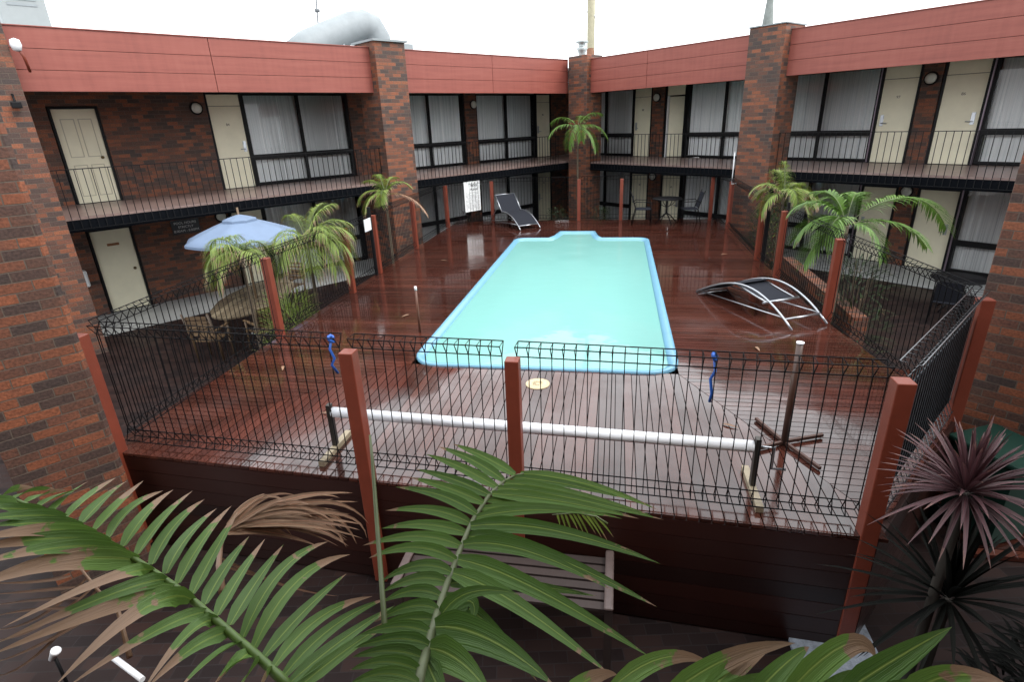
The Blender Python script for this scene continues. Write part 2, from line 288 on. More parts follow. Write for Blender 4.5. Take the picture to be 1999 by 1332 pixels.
# ================================================================ ground
gm = MB(); gm.face([(-60, -30, -.012), (60, -30, -.012), (60, 90, -.012), (-60, 90, -.012)])
PAVE = mat("dark brick paving", (.06, .04, .04), .3, noise=.3, nscale=1.2)
def pave_mat():
    m = bpy.data.materials.new("wet paving"); m.use_nodes = True; N = m.node_tree.nodes; L = m.node_tree.links; p = N['Principled BSDF']
    tc = N.new('ShaderNodeTexCoord'); bt = N.new('ShaderNodeTexBrick'); L.new(tc.outputs['UV'], bt.inputs['Vector'])
    bt.inputs['Scale'].default_value = 1; bt.inputs['Brick Width'].default_value = .23; bt.inputs['Row Height'].default_value = .115; bt.inputs['Mortar Size'].default_value = .004
    bt.inputs['Color1'].default_value = (.010, .006, .006, 1); bt.inputs['Color2'].default_value = (.026, .014, .012, 1); bt.inputs['Mortar'].default_value = (.02, .016, .016, 1)
    L.new(bt.outputs['Color'], p.inputs['Base Color'])
    n = N.new('ShaderNodeTexNoise'); n.inputs['Scale'].default_value = 1.1; L.new(tc.outputs['Object'], n.inputs['Vector'])
    mr = N.new('ShaderNodeMapRange'); mr.inputs[1].default_value = .35; mr.inputs[2].default_value = .7; mr.inputs[3].default_value = .4; mr.inputs[4].default_value = .75; L.new(n.outputs['Fac'], mr.inputs[0]); L.new(mr.outputs[0], p.inputs['Roughness']); p.inputs['Specular IOR Level'].default_value = .15
    b = N.new('ShaderNodeBump'); b.inputs['Strength'].default_value = .4; b.inputs['Distance'].default_value = .004; b.invert = True; L.new(bt.outputs['Fac'], b.inputs['Height']); L.new(b.outputs[0], p.inputs['Normal'])
    return m
struct(gm.build("ground", pave_mat()))
def pt(F_, x, y): v = F_ @ Vector((x, y, 0)); return (v.x, v.y)
def isect(na, nb):            # point with NA.p=-na, NB.p=-nb
    det = NA.x * NB.y - NA.y * NB.x
    return ((-na * NB.y + nb * NA.y) / det, (-NA.x * nb + NB.x * na) / det)
# concrete paths along the wings
cw = isect(16.5, 17.5); ce = isect(14.6, 15.6)
struct(MB().prism([pt(FA, -2, 14.6), ce, cw, pt(FA, -2, 16.5)], -.01, .0).build("concrete_path", CONC))
struct(MB().prism([pt(FB, 2, 17.5), cw, ce, pt(FB, 2, 15.6)], -.009, .002).build("concrete_path", CONC))
struct(MB(FD).box((1.5, 2.3, -.006), (2.15, 4.3, .03)).build("stone_path", mat("grey slate", (.25, .28, .32), .25, noise=.4, nscale=25, bump=.6, bscale=40)))
# ================================================================ motel wings
def text_mesh(txt, size, M, extr=.002):
    cu = bpy.data.curves.new("t", 'FONT'); cu.body = txt; cu.size = size; cu.extrude = extr; cu.align_x = 'CENTER'; cu.align_y = 'CENTER'
    ob = bpy.data.objects.new("t", cu); col.objects.link(ob); bpy.context.view_layer.update()
    me = bpy.data.meshes.new_from_object(ob.evaluated_get(bpy.context.evaluated_depsgraph_get()))
    mb = MB()
    for pl in me.polygons: mb.face([M @ me.vertices[i].co for i in pl.vertices])
    bpy.data.objects.remove(ob); bpy.data.curves.remove(cu); bpy.data.meshes.remove(me)
    return mb
def face_to(Fm, x, y, z):     # text lying on a wall that faces local -y
    return Fm @ Matrix.Translation((x, y, z)) @ Matrix(((1, 0, 0, 0), (0, 0, -1, 0), (0, 1, 0, 0), (0, 0, 0, 1)))
def window(P, Fm, x0, x1, xm, z0, z1, yw):
    y = yw + .04
    b = MB(Fm)
    b.box((x0 - .02, y, z0), (x0 + .05, y + .4, z1)); b.box((x1 - .05, y, z0), (x1 + .02, y + .4, z1))
    b.box((xm - .035, y - .01, z0), (xm + .035, y + .08, z1)); b.box((x0 + .05, y + .002, z0), (x1 - .05, y + .078, z0 + .06)); b.box((x0 + .05, y + .002, z1 - .05), (x1 - .05, y + .078, z1))
    b.box((x0 + .05, y - .006, z0 + .66), (x1 - .05, y + .074, z0 + .80))
    w = b.build("window", BLACK, P)
    for a, c in ((x0 + .05, xm - .035), (xm + .035, x1 - .05)):
        g = MB(Fm); g.face([(a, y + .05, z0 + .06), (c, y + .05, z0 + .06), (c, y + .05, z1 - .05), (a, y + .05, z1 - .05)]); g.build("pane", GLASS, w)
    cu = MB(Fm); n = int((x1 - x0) / .03); X = []; ph = random.random() * 6
    for i in range(n + 1):
        x = x0 + (x1 - x0) * i / n
        X.append((x, y + .20 + .05 * math.sin(x * 44 + ph + 2.2 * math.sin(x * 5 + ph)) * (.5 + .5 * math.sin(x * 3.1 + ph)) + .028 * math.sin(x * 97 + ph + 2 * math.sin(x * 9))))
    for i in range(n):
        (a, ya), (c, yc) = X[i], X[i + 1]
        cu.face([(a, ya, z0), (c, yc, z0), (c, yc, z1), (a, ya, z1)], smooth=True)
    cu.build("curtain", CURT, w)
    bk = MB(Fm); bk.box((x0, y + .34, z0), (x1, y + .36, z1)); bk.build("lining", SOFF, w)
def door(P, Fm, x0, x1, z0, z1, yw, hx, num=None, panels=False, top=None, lock=True):
    "cream leaf from x0..x1; handle near hx"
    b = MB(Fm); y = yw + .03
    b.box((x0, y, z0 + .015), (x1, y + .05, z1))
    d = b.build("door", CREAM, P, bev=.004)
    if top: MB(Fm).box((x0, y + .006, z1 + .012), (x1, y + .05, top)).build("transom_panel", CREAM, d)
    f = MB(Fm); zt = (top or z1)
    f.box((x0 - .05, yw - .01, z0), (x0, y + .06, zt + .05)); f.box((x1, yw - .01, z0), (x1 + .05, y + .06, zt + .05))
    f.box((x0, yw - .008, zt + .001), (x1, y + .06, zt + .048)); f.box((x0, yw + .01, z0), (x1, y + .06, z0 + .014))
    f.build("door_frame", BLACK, d)
    if panels:
        q = MB(Fm); W = x1 - x0
        for (a, c, e, g) in ((.14, .46, .5, .9), (.54, .86, .5, .9), (.14, .46, .08, .42), (.54, .86, .08, .42)):
            X0, X1, Z0, Z1 = x0 + a * W, x0 + c * W, z0 + e * (z1 - z0), z0 + g * (z1 - z0)
            for bx in (((X0, Z0), (X1, Z0 + .018)), ((X0, Z1 - .018), (X1, Z1)), ((X0, Z0 + .018), (X0 + .018, Z1 - .018)), ((X1 - .018, Z0 + .018), (X1, Z1 - .018))):
                q.box((bx[0][0], y - .008, bx[0][1]), (bx[1][0], y + .002, bx[1][1]))
        q.build("panel_moulding", mat("moulding shade", (.5, .47, .35), .5) if "moulding shade" not in bpy.data.materials else bpy.data.materials["moulding shade"], d)
    h = MB(Fm); sg = 1 if hx > (x0 + x1) / 2 else -1
    if lock:
        h.box((hx - .04, y - .012, z0 + .93), (hx + .04, y, z0 + 1.2)); h.tube([(hx, y - .05, z0 + 1.0), (hx - sg * .13, y - .05, z0 + 1.0)], .012); h.tube([(hx, y, z0 + 1.0), (hx, y - .05, z0 + 1.0)], .014)
        h.box((hx - .03, y - .03, z0 + 1.12), (hx + .03, y - .012, z0 + 1.18)); h.build("handle", ALU, d)
    else:
        h.lathe([(0, -.075), (.022, -.07), (.03, -.05), (.02, -.03), (.012, -.012), (.035, -.008), (.035, 0)], (hx, y, z0 + 1.0), 14, ax='y'); h.build("handle", BRASS, d)
    if num:
        text_mesh(num, .09, face_to(Fm, (x0 + x1) / 2, y - .003, z0 + 1.62)).build("room_number", mat("number bronze", (.10, .08, .05), .4, .6) if "number bronze" not in bpy.data.materials else bpy.data.materials["number bronze"], d)
    return d
OPAL = mat("opal lamp glass", (.62, .64, .58), .3)
def lamp(P, Fm, x, z, yw):
    r = MB(Fm); r.lathe([(.15, 0), (.16, -.03), (.145, -.05), (.12, -.05)], (x, yw, z), 20, ax='y'); q = r.build("wall_lamp", BLACK, P)
    g = MB(Fm); g.lathe([(.118, -.04), (.12, -.07), (.09, -.105), (.05, -.12), (0, -.125)], (x, yw, z), 20, ax='y'); g.build("lamp_glass", OPAL, q)
def walls(P, Fm, segs, yw, z0, z1):
    for s0, s1, a, c in segs: MB(Fm).box((s0, yw, a if a is not None else z0), (s1, yw + .23, c if c is not None else z1)).build("wall", BRICK, P)
def railing(label, Fm, x0, x1, y):
    o = Fm @ Vector(((x0 + x1) / 2, y, 2.65)); rz = math.atan2(Fm[1][0], Fm[0][0])
    t = thing("balcony_railing", label, "railing", o, rz, "black balcony railings")
    MB(Fm).box((x0, y - .02, 3.53), (x1, y + .02, 3.545)).build("top_rail", BLACK, t)
    MB(Fm).box((x0, y - .012, 2.42), (x1, y + .012, 2.43)).build("bottom_rail", BLACK, t)
    n = int((x1 - x0) / .135); first = None
    for i in range(n + 1):
        x = x0 + .02 + (x1 - x0 - .04) * i / n
        if first is None:
            first = MB(Fm).box((x - .006, y - .006, 2.43), (x + .006, y + .006, 3.53)).build("baluster", BLACK, t); fx = x
        else:
            c = first.copy(); col.objects.link(c); c.parent = t; c.location = (x - fx, 0, 0)
    return t
# ---- left wing (A)
WA = thing("motel_wing", "two-storey brick motel wing on the left with tall cream doors and curtained windows", "building", FA @ Vector((9, 15, 0)), math.atan2(UA.y, UA.x))
YW = 16.5
walls(WA, FA, [(-2, 1.9, None, None), (2.85, 5.17, None, None), (1.9, 2.85, 4.76, None), (9.2, 9.8, None, None), (13.75, 14.27, None, None), (18.28, 19.3, None, None)], YW, 2.65, 5.05)
walls(WA, FA, [(-2, 1.9, None, None), (2.85, 5.12, None, None), (1.9, 2.85, 2.06, None), (9.2, 9.8, None, None), (13.75, 14.27, None, None), (18.28, 19.3, None, None)], YW, -.1, 2.35)
door(WA, FA, 1.97, 2.79, 2.65, 4.70, YW, 2.68, panels=True, lock=False)
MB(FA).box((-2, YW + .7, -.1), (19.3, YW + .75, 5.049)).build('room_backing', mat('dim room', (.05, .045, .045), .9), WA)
d = door(WA, FA, 1.97, 2.79, 0.0, 2.0, YW, 2.68, lock=False)
MB(FA).box((2.25, YW + .022, 1.62), (2.5, YW + .03, 1.68)).build("door_plaque", mat("brown plaque", (.25, .10, .03), .4), d)
for z0, z1, t1, n1, n2, n3 in ((2.65, 4.72, 5.0, "84", "85", "86"), (0, 2.02, 2.3, "64", "65", "66")):
    door(WA, FA, 5.22, 6.03, z0, z1, YW, 5.95, n1, top=t1 if z0 > 1 else None)
    window(WA, FA, 6.10, 9.18, 7.64, z0 + .03, t1 + .03, YW)
    window(WA, FA, 10.68, 13.73, 12.18, z0 + .03, t1 + .03, YW); door(WA, FA, 9.86, 10.62, z0, z1, YW, 10.5, top=t1 if z0 > 1 else None)
    window(WA, FA, 14.29, 17.36, 15.8, z0 + .03, t1 + .03, YW); door(WA, FA, 17.43, 18.22, z0, z1, YW, 17.53, n3, top=t1 if z0 > 1 else None)
for s, z in ((4.93, 4.68), (14.12, 4.68), (4.93, 1.98), (14.12, 1.98)): lamp(WA, FA, s, z, YW)
C1 = isect(13.8, 14.78)
MB().prism([pt(FA, -2, 13.8), C1, cw, pt(FA, -2, YW + .2)], 2.52, 2.65).build("walkway_slab", SLAB, WA)
cb = isect(13.78, 14.76); cb2 = isect(13.95, 14.93)
MB().prism([pt(FA, -2, 13.78), cb, cb2, pt(FA, -2, 13.95)], 2.37, 2.60).build("edge_beam", BEAM, WA)
MB().prism([pt(FA, -2, 13.96), isect(13.96, 14.94), cw, pt(FA, -2, YW)], 2.40, 2.51).build("walkway_ceiling", SOFF, WA)
FAZ = (4.89, 5.925); FBZ = (4.85, 5.86)
def fascia(P, Fm, x0, x1, y, z0, z1, joints):
    b = MB(Fm); h = (z1 - z0) / 3; js = [x0] + joints + [x1]
    for i in range(len(js) - 1):
        for k in range(3): b.box((js[i] + .006, y, z0 + k * h + (.008 if k else 0)), (js[i + 1] - .006, y + .04, z0 + (k + 1) * h))
    b.box((x0, y + .035, z0 + .02), (x1, y + .10, z1 - .01)); b.box((x0, y - .02, z1 + .001), (x1, y + .14, z1 + .02))
    return b.build("fascia", FASC, P, bev=.003)
YFA, YFB = 13.72, 14.72
fascia(WA, FA, -1.5, 16.1, YFA, *FAZ, [4.62, 9.4, 12.6])
cs = isect(YFA + .11, YFB + .11)
MB().prism([pt(FA, -2, YFA + .11), cs, isect(YW + .8, 18.3), pt(FA, -2, YW + .8)], 5.05, 5.2).build("soffit", SOFF, WA)
MB().prism([pt(FA, -2, YFA + .11), cs, isect(YW + 5, 22.5), pt(FA, -2, YW + 5)], 5.62, 5.7).build("roof", ROOF, WA)
def pillar(P, Fm, x0, x1, y0, y1, z1, name="brick_pillar", z0=-.05):
    b = MB(Fm); b.box((x0, y0, z0), (x1, y1, z1)); b.build(name, BRICK, P, bev=.012)
    return b
pillar(WA, FA, .42, 1.32, 13.45, 14.35, 6.02); pillar(WA, FA, 8.42, 9.32, 13.45, 14.4, 6.05)
MB(FA).box((8.36, 13.39, 6.052), (9.38, 14.46, 6.10)).build("pillar_cap", GALV, WA)
# corner pillar: arris px 1144, sides along UA and UB
ar = onz(1144, 300, 2.95); rr_ = ray(1144, 300); hd = math.hypot(rr_.x, rr_.y); ar = Vector((rr_.x / hd * 20.3, rr_.y / hd * 20.3, 0))
q = [ar, ar + UA * .82, ar + UA * .82 + UB * .86, ar + UB * .86]
MB().prism([(p.x, p.y) for p in q], -.05, 6.0).build("brick_pillar", BRICK, WA, bev=.012)
# downpipe next to pillar
MB(FA).tube([(9.2, 14.9, 4.95), (9.2, 14.9, .1)], .045, 8).build("downpipe", mat("cream pipe", (.5, .46, .36), .5), WA)
# ---- right wing (B)
WB = thing("motel_wing", "two-storey brick motel wing on the right with an open upstairs door and purple-framed windows", "building", FB @ Vector((-9, 16, 0)), math.atan2(-UB.y, -UB.x))
YV = 17.5
S = lambda a, b: (-b, -a)
segB = [(*S(17.85, 18.3), None, None), (*S(13.3, 13.83), None, None), (*S(9.28, 9.6), None, None), (*S(5.13, 5.56), None, None), (*S(-2, 1.0), None, None)]
walls(WB, FB, segB, YV, 2.65, 5.05); walls(WB, FB, segB, YV, -.1, 2.35)
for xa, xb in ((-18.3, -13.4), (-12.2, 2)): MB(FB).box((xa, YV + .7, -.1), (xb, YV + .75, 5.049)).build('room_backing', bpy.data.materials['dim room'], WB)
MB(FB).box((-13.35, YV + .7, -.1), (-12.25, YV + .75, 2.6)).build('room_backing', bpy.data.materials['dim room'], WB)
MAUVE = mat("mauve anodised frame", (.22, .17, .21), .35, .3)
for z0, z1, t1, up in ((2.65, 4.70, 5.0, 1), (0, 2.02, 2.3, 0)):
    window(WB, FB, -17.82, -14.72, -16.1, z0 + .03, t1 + .03, YV); door(WB, FB, -14.64, -13.88, z0, z1, YV, -14.55, "88" if up else "68", top=t1 if up else None)
    if up:
        # open door: dark room, leaf swung inwards
        b = MB(FB); b.box((-13.26, YV - .01, z0), (-13.2, YV + .1, 5.03)); b.box((-12.46, YV - .01, z0), (-12.4, YV + .1, 5.03)); dd = b.build("door_frame", BLACK, WB)
        MB(FB).box((-13.2, YV + .03, 4.70), (-12.46, YV + .08, 5.0)).build("transom_panel", CREAM, dd)
        MB(FB).box((-13.195, YV + .02, z0), (-13.16, YV + .12, 4.69)).build("door_jamb", WHITE, dd)
        lf = MB(FB @ Matrix.Translation((-13.14, YV + .1, 0)) @ Matrix.Rotation(R(38), 4, 'Z')); lf.box((0, 0, z0 + .02), (.74, .04, 4.66)); lfo = lf.build("door", CREAM, WB)
        MB(FB @ Matrix.Translation((-13.14, YV + .1, 0)) @ Matrix.Rotation(R(38), 4, 'Z')).box((.64, -.03, z0 + .95), (.70, -.001, z0 + 1.15)).build("handle", BLACK, lfo)
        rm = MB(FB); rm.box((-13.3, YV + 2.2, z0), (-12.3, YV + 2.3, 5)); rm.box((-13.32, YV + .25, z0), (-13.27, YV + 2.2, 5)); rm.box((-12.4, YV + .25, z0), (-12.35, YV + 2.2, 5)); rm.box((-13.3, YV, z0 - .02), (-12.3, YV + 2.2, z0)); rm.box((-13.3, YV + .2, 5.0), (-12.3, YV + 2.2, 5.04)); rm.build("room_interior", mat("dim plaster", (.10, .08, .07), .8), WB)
    else: door(WB, FB, -13.2, -12.44, z0, z1, YV, -12.52, "69")
    window(WB, FB, -12.38, -9.3, -10.95, z0 + .03, t1 + .03, YV); window(WB, FB, -9.58, -6.5, -7.9, z0 + .03, t1 + .03, YV)
    MB(FB).box((-6.497, YV - .02, z0 + .02), (-6.47, YV + .05, t1)).build("frame_strip", MAUVE, WB)
    door(WB, FB, -6.41, -5.62, z0, z1, YV, -6.3, "97" if up else "67", top=t1 if up else None); door(WB, FB, -5.06, -4.22, z0, z1, YV, -4.34, "86" if up else "66", top=t1 if up else None)
    MB(FB).box((-4.165, YV - .02, z0 + .02), (-4.14, YV + .05, t1)).build("frame_strip", MAUVE, WB)
    window(WB, FB, -4.13, -1.02, -2.6, z0 + .03, t1 + .03, YV)
for s, z in ((5.36, 4.66), (13.62, 4.66), (5.36, 1.96), (13.62, 1.96)): lamp(WB, FB, -s, z, YV)
MB().prism([pt(FB, 2, 14.78), pt(FB, 2, YV + .2), cw, C1], 2.521, 2.648).build("walkway_slab", SLAB, WB)
MB().prism([pt(FB, 2, 14.76), pt(FB, 2, 14.93), cb2, cb], 2.37, 2.60).build("edge_beam", BEAM, WB)
MB().prism([pt(FB, 2, 14.94), pt(FB, 2, YV), cw, isect(13.96, 14.94)], 2.401, 2.511).build("walkway_ceiling", SOFF, WB)
fascia(WB, FB, -15.2, 2, YFB, *FBZ, [-11.9, -8.0, -1.5])
MB().prism([pt(FB, 2, YFB + .11), pt(FB, 2, YV + .8), isect(YW + .8, 18.3), cs], 5.051, 5.201).build("soffit", SOFF, WB)
MB().prism([pt(FB, 2, YFB + .11), pt(FB, 2, YV + 5), isect(YW + 5, 22.5), cs], 5.60, 5.68).build("roof", ROOF, WB)
pillar(WB, FB, -8.52, -7.60, 14.42, 15.35, 5.98)
MB(FB).box((-8.55, 14.39, 5.982), (-7.57, 15.38, 6.01)).build("pillar_cap", GALV, WB)
ex = .1
railing("black balcony railing before the panelled white door on the left wing", FA, -1.3, 8.40, 13.74)
railing("black balcony railing between the middle left pillar and the corner pillar", FA, 9.34, 15.6, 13.74)
railing("black balcony railing between the corner pillar and the middle right pillar", FB, -14.6, -8.54, 14.72)
railing("black balcony railing in front of rooms 97 and 86 at the far right", FB, -7.58, 1.0, 14.72)
# near pillars, and the wing the photograph was taken from
t = thing("brick_pillar", "large near brick pillar filling the left edge of the view", "pillar", FA @ Vector((.03, 6.3, 0)), math.atan2(UA.y, UA.x))
b = MB(FA); x0, x1, y0, y1, ch = -.36, .41, 5.97, 6.75, .035
b.prism([(x0, y0), (x1 - ch, y0), (x1, y0 + ch), (x1, y1), (x0, y1)], -.05, 6.4); b.build("shaft", BRICK, t)
t = thing("brick_pillar", "near brick pillar at the right edge in shade beside the green bin", "pillar", FB @ Vector((-.6, 7.2, 0)), math.atan2(-UB.y, -UB.x))
MB(FB).box((-1.30, 7.02, -.05), (.1, 7.95, 6.4)).build("shaft", BRICK, t, bev=.012)
WN = thing("motel_wing", "near brick wing with the covered balcony the view is taken from, out of frame", "building", (0, -2.4, 0))
MB().box((-7, -2.7, 0), (9, -2.45, 6)).build("wall", BRICK, WN); MB().box((-7, -2.45, 2.4), (9, .50, 2.65)).build("walkway_slab", SLAB, WN); MB().box((-7, -.3, 0), (9, -.05, 2.39)).build("wall", BRICK, WN)
MB().box((-7, .40, 4.95), (9, .50, 5.9)).build("fascia", FASC, WN); MB().box((-7, -2.45, 5.05), (9, .40, 5.2)).build("soffit", SOFF, WN)
MB().box((5.6, -2.45, 0), (5.85, 3.3, 5.9)).build("wall", BRICK, WN)  # unseen side wall, added to keep the near right ground dark
# ================================================================ deck and pool
DZ = 1.12
PX0, PX1, PY0, PY1 = -2.62, .80, 6.42, 14.72
DL, DR, DF, DB_ = -5.05, 3.05, 3.86, 17.6
# front zone: boards run along the pool length, mitred to the side zones
bw, gap = .086, .0085
mlx = lambda x: PY0 + (x - (PX0)) * (PY0 - (DF + .12)) / (PX0 - DL)            # left mitre y at x
def frontY(x): return 4.05 + (x - DL) * (3.70 - 4.05) / (1.95 - DL)
RX = 2.02
def mrx(x): return PY0 + (x - PX1) * (3.95 - PY0) / (RX - PX1)
b = MB(FD); x = DL
while x < RX:
    xa, xb = x, x + bw
    def top(xx): return mlx(xx) if xx < PX0 else (PY0 if xx <= PX1 else mrx(xx))
    ya, yb, y0a, y0b = top(xa), top(xb), frontY(xa) - .03, frontY(xb) - .03
    if ya > y0a + .02 or yb > y0b + .02:
        c = random.random(); zj = DZ + random.uniform(-.001, .001)
        tl_ = random.uniform(-.0005, .0005); b.face([(xa, y0a, zj), (xb, y0b, zj + tl_), (xb, max(yb, y0b), zj + tl_), (xa, max(ya, y0a), zj)], c=c)
        for (p, q_) in (((xa, y0a), (xa, ya)), ((xb, yb), (xb, y0b)), ((xb, y0b), (xa, y0a))):
            b.face([(p[0], p[1], zj), (p[0], p[1], DZ - .03), (q_[0], q_[1], DZ - .03), (q_[0], q_[1], zj)], c=c)
    x += bw + gap
dk1 = struct(b.build("pool_deck", DECK))
def yinv_l(y): return PX0 + (y - PY0) * (PX0 - DL) / (PY0 - (DF + .12))
def yinv_r(y): return PX1 + (y - PY0) * (RX - PX1) / (3.95 - PY0)
def rightX(y):
    if y < 5.65: return 1.95 + (y - 3.7) * (3.42 - 1.95) / 1.95
    if y < 8.5: return 3.42 + (y - 5.65) * (3.12 - 3.42) / 2.85
    return 3.08
b = MB(FD); y = DF
def brd(xl0, xl1, xr0, xr1, ya, yb):
    c = random.random(); zj = DZ + random.uniform(-.0012, .0012)
    tl_ = random.uniform(-.0005, .0005); b.face([(xl0, ya, zj), (xr0, ya, zj), (xr1, yb, zj + tl_), (xl1, yb, zj + tl_)], c=c)
    b.face([(xl0, ya, zj), (xl0, ya, DZ - .03), (xr0, ya, DZ - .03), (xr0, ya, zj)], c=c)
    b.face([(xr1, yb, zj), (xr1, yb, DZ - .03), (xl1, yb, DZ - .03), (xl1, yb, zj)], c=c)
    b.face([(xr0, ya, zj), (xr0, ya, DZ - .03), (xr1, yb, DZ - .03), (xr1, yb, zj)], c=c)
    b.face([(xl1, yb, zj), (xl1, yb, DZ - .03), (xl0, ya, DZ - .03), (xl0, ya, zj)], c=c)
while y < DB_:
    ya, yb = y, y + bw
    if yb <= PY0:
        if ya > 4.0: brd(DL, DL, yinv_l(ya) - gap, yinv_l(yb) - gap, ya, yb)
        a0, a1 = yinv_r(ya) + gap, yinv_r(yb) + gap
        if a0 < rightX(ya): brd(a0, a1, rightX(ya), rightX(yb), ya, yb)
    elif ya < PY1 + .02:
        brd(DL, DL, PX0 - .01, PX0 - .01, ya, yb); brd(PX1 + .01, PX1 + .01, rightX(ya), rightX(yb), ya, yb)
    elif ya < PY1 + .96:
        kx = .06 * min(1, (ya - PY1) / .3) + (.10 * max(0, ya - PY1 - .3) / .62); brd(DL, DL, -1.77 + kx * 1.1, -1.77 + kx * 1.1, ya, yb); brd(-.35 - kx * 1.1, -.35 - kx * 1.1, rightX(ya), rightX(yb), ya, yb)
    else: brd(DL, DL, rightX(ya), rightX(yb), ya, yb)
    y += bw + gap
struct(b.build("pool_deck", DECKX))
b = MB(FD)  # dark underlay as one sheet, standing in for shade so gaps read dark
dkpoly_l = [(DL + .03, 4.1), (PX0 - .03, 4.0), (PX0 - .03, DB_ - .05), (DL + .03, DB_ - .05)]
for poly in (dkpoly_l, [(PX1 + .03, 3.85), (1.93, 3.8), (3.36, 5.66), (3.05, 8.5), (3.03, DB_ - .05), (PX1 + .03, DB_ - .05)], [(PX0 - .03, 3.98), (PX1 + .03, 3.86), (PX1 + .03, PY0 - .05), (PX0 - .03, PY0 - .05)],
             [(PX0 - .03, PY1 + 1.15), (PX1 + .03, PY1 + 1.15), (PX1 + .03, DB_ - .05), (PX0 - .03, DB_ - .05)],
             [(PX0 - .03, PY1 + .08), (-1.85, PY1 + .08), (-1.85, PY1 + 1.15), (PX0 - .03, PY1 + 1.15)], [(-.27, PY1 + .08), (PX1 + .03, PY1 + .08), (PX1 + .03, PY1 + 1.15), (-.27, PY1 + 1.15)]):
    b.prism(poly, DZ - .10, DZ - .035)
struct(b.build("deck_underlay", mat("dark underlay", (.012, .006, .005), .9)))
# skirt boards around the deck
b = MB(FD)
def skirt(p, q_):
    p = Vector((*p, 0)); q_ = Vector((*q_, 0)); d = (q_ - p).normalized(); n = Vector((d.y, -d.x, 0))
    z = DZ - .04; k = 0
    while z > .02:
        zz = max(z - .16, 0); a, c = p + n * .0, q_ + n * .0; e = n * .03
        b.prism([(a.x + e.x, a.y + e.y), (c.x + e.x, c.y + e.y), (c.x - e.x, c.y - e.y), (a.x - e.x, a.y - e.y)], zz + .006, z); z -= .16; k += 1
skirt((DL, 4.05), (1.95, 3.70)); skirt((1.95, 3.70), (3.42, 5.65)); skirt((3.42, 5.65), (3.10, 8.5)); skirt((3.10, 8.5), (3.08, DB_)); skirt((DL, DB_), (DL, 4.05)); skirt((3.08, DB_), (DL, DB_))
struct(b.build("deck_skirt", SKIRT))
# pool
PL = thing("swimming_pool", "long aqua fibreglass swimming pool with pale blue rim set into the wet timber deck", "swimming pool", FD @ Vector((-.9, 10.5, 0)), -YP)
def rrect(x0, x1, y0, y1, rn, rf, bay=None):
    P = []
    def arc(cx, cy, r, a0, a1, n=7): P.extend([(cx + r * math.cos(R(a0 + (a1 - a0) * i / n)), cy + r * math.sin(R(a0 + (a1 - a0) * i / n))) for i in range(n + 1)])
    arc(x0 + rn, y0 + rn, rn, 180, 270); arc(x1 - rn, y0 + rn, rn, 270, 360)
    arc(x1 - rf, y1 - rf, rf, 0, 90, 4)
    if bay: P.extend([(bay[1] + .06, y1), (bay[1] - .06, y1 + .3 + bay[2]), (bay[1] - .16, y1 + .92 + bay[2]), (bay[0] + .16, y1 + .92 + bay[2]), (bay[0] + .06, y1 + .3 + bay[2]), (bay[0] - .06, y1)])
    arc(x0 + rf, y1 - rf, rf, 90, 180, 4)
    return P
def loft(b, loops, smooth=False, closed=True):
    for (A, za), (Bq, zb) in zip(loops, loops[1:]):
        n = len(A)
        for i in range(n):
            j = (i + 1) % n; b.face([(A[i][0], A[i][1], za), (A[j][0], A[j][1], za), (Bq[j][0], Bq[j][1], zb), (Bq[i][0], Bq[i][1], zb)], smooth=smooth)
def off(d, extra=0): return rrect(PX0 + d, PX1 - d, PY0 + d * (.3 if d > 0 else 1), PY1 - d, .38 - d * .6, .25, (-1.68 + d, -.44 - d, 0 - d * .2))
RIM = mat("blue pool rim", (.16, .36, .50), .25, noise=.05, nscale=3); SHELL = mat("aqua pool shell", (.34, .74, .71), .5, noise=.04, nscale=.6)
b = MB(FD); loft(b, [(off(-.035), DZ - .02), (off(-.035), DZ + .02), (off(-.02), DZ + .03), (off(.03), DZ + .03), (off(.05), DZ + .012), (off(.08), DZ + .008), (off(.10), DZ - .04)], True); b.build("rim", RIM, PL)
b = MB(FD); A0 = off(.095); cx_, cy_ = -.9, 10.5
def shr(P, k, kx=None): return [((x - cx_) * (kx or k) + cx_, (min(y, PY1 - .2) - cy_) * k + cy_) for x, y in P]
loft(b, [(A0, DZ - .02), (A0, DZ - .22), (shr(A0, .965, .94), DZ - .65), (shr(A0, .93, .88), DZ - .72)])
Pb = shr(A0, .93, .88); b.face([(x, y, DZ - .72) for x, y in Pb]); b.build("shell", SHELL, PL)
b = MB(FD)
for k in range(3): b.prism([(-1.6 - k * .1, PY1 + .6 - .33 * k), (-.52 + k * .1, PY1 + .6 - .33 * k), (-.52 + k * .1, PY1 + .75), (-1.6 - k * .1, PY1 + .75)], DZ - .7, DZ - .12 - k * .14)
b.build("step", SHELL, PL)
WATER = glass_mat("pool water", (.95, 1, .99), .02, 1.33, bump=.22, bscale=3.0)
def cloudy(m):
    N = m.node_tree.nodes; L = m.node_tree.links; ms = [n for n in N if n.type == 'MIX_SHADER'][0]; tr = [n for n in N if n.type == 'BSDF_TRANSPARENT'][0]
    d_ = N.new('ShaderNodeBsdfDiffuse'); d_.inputs[0].default_value = (.27, .57, .53, 1); m2 = N.new('ShaderNodeMixShader'); m2.inputs[0].default_value = .62
    L.new(tr.outputs[0], m2.inputs[1]); L.new(d_.outputs[0], m2.inputs[2]); L.new(m2.outputs[0], ms.inputs[1])
cloudy(WATER)
b = MB(FD); b.face([(x, y, DZ - .015) for x, y in off(.095)]); struct(b.build("pool_water", WATER))
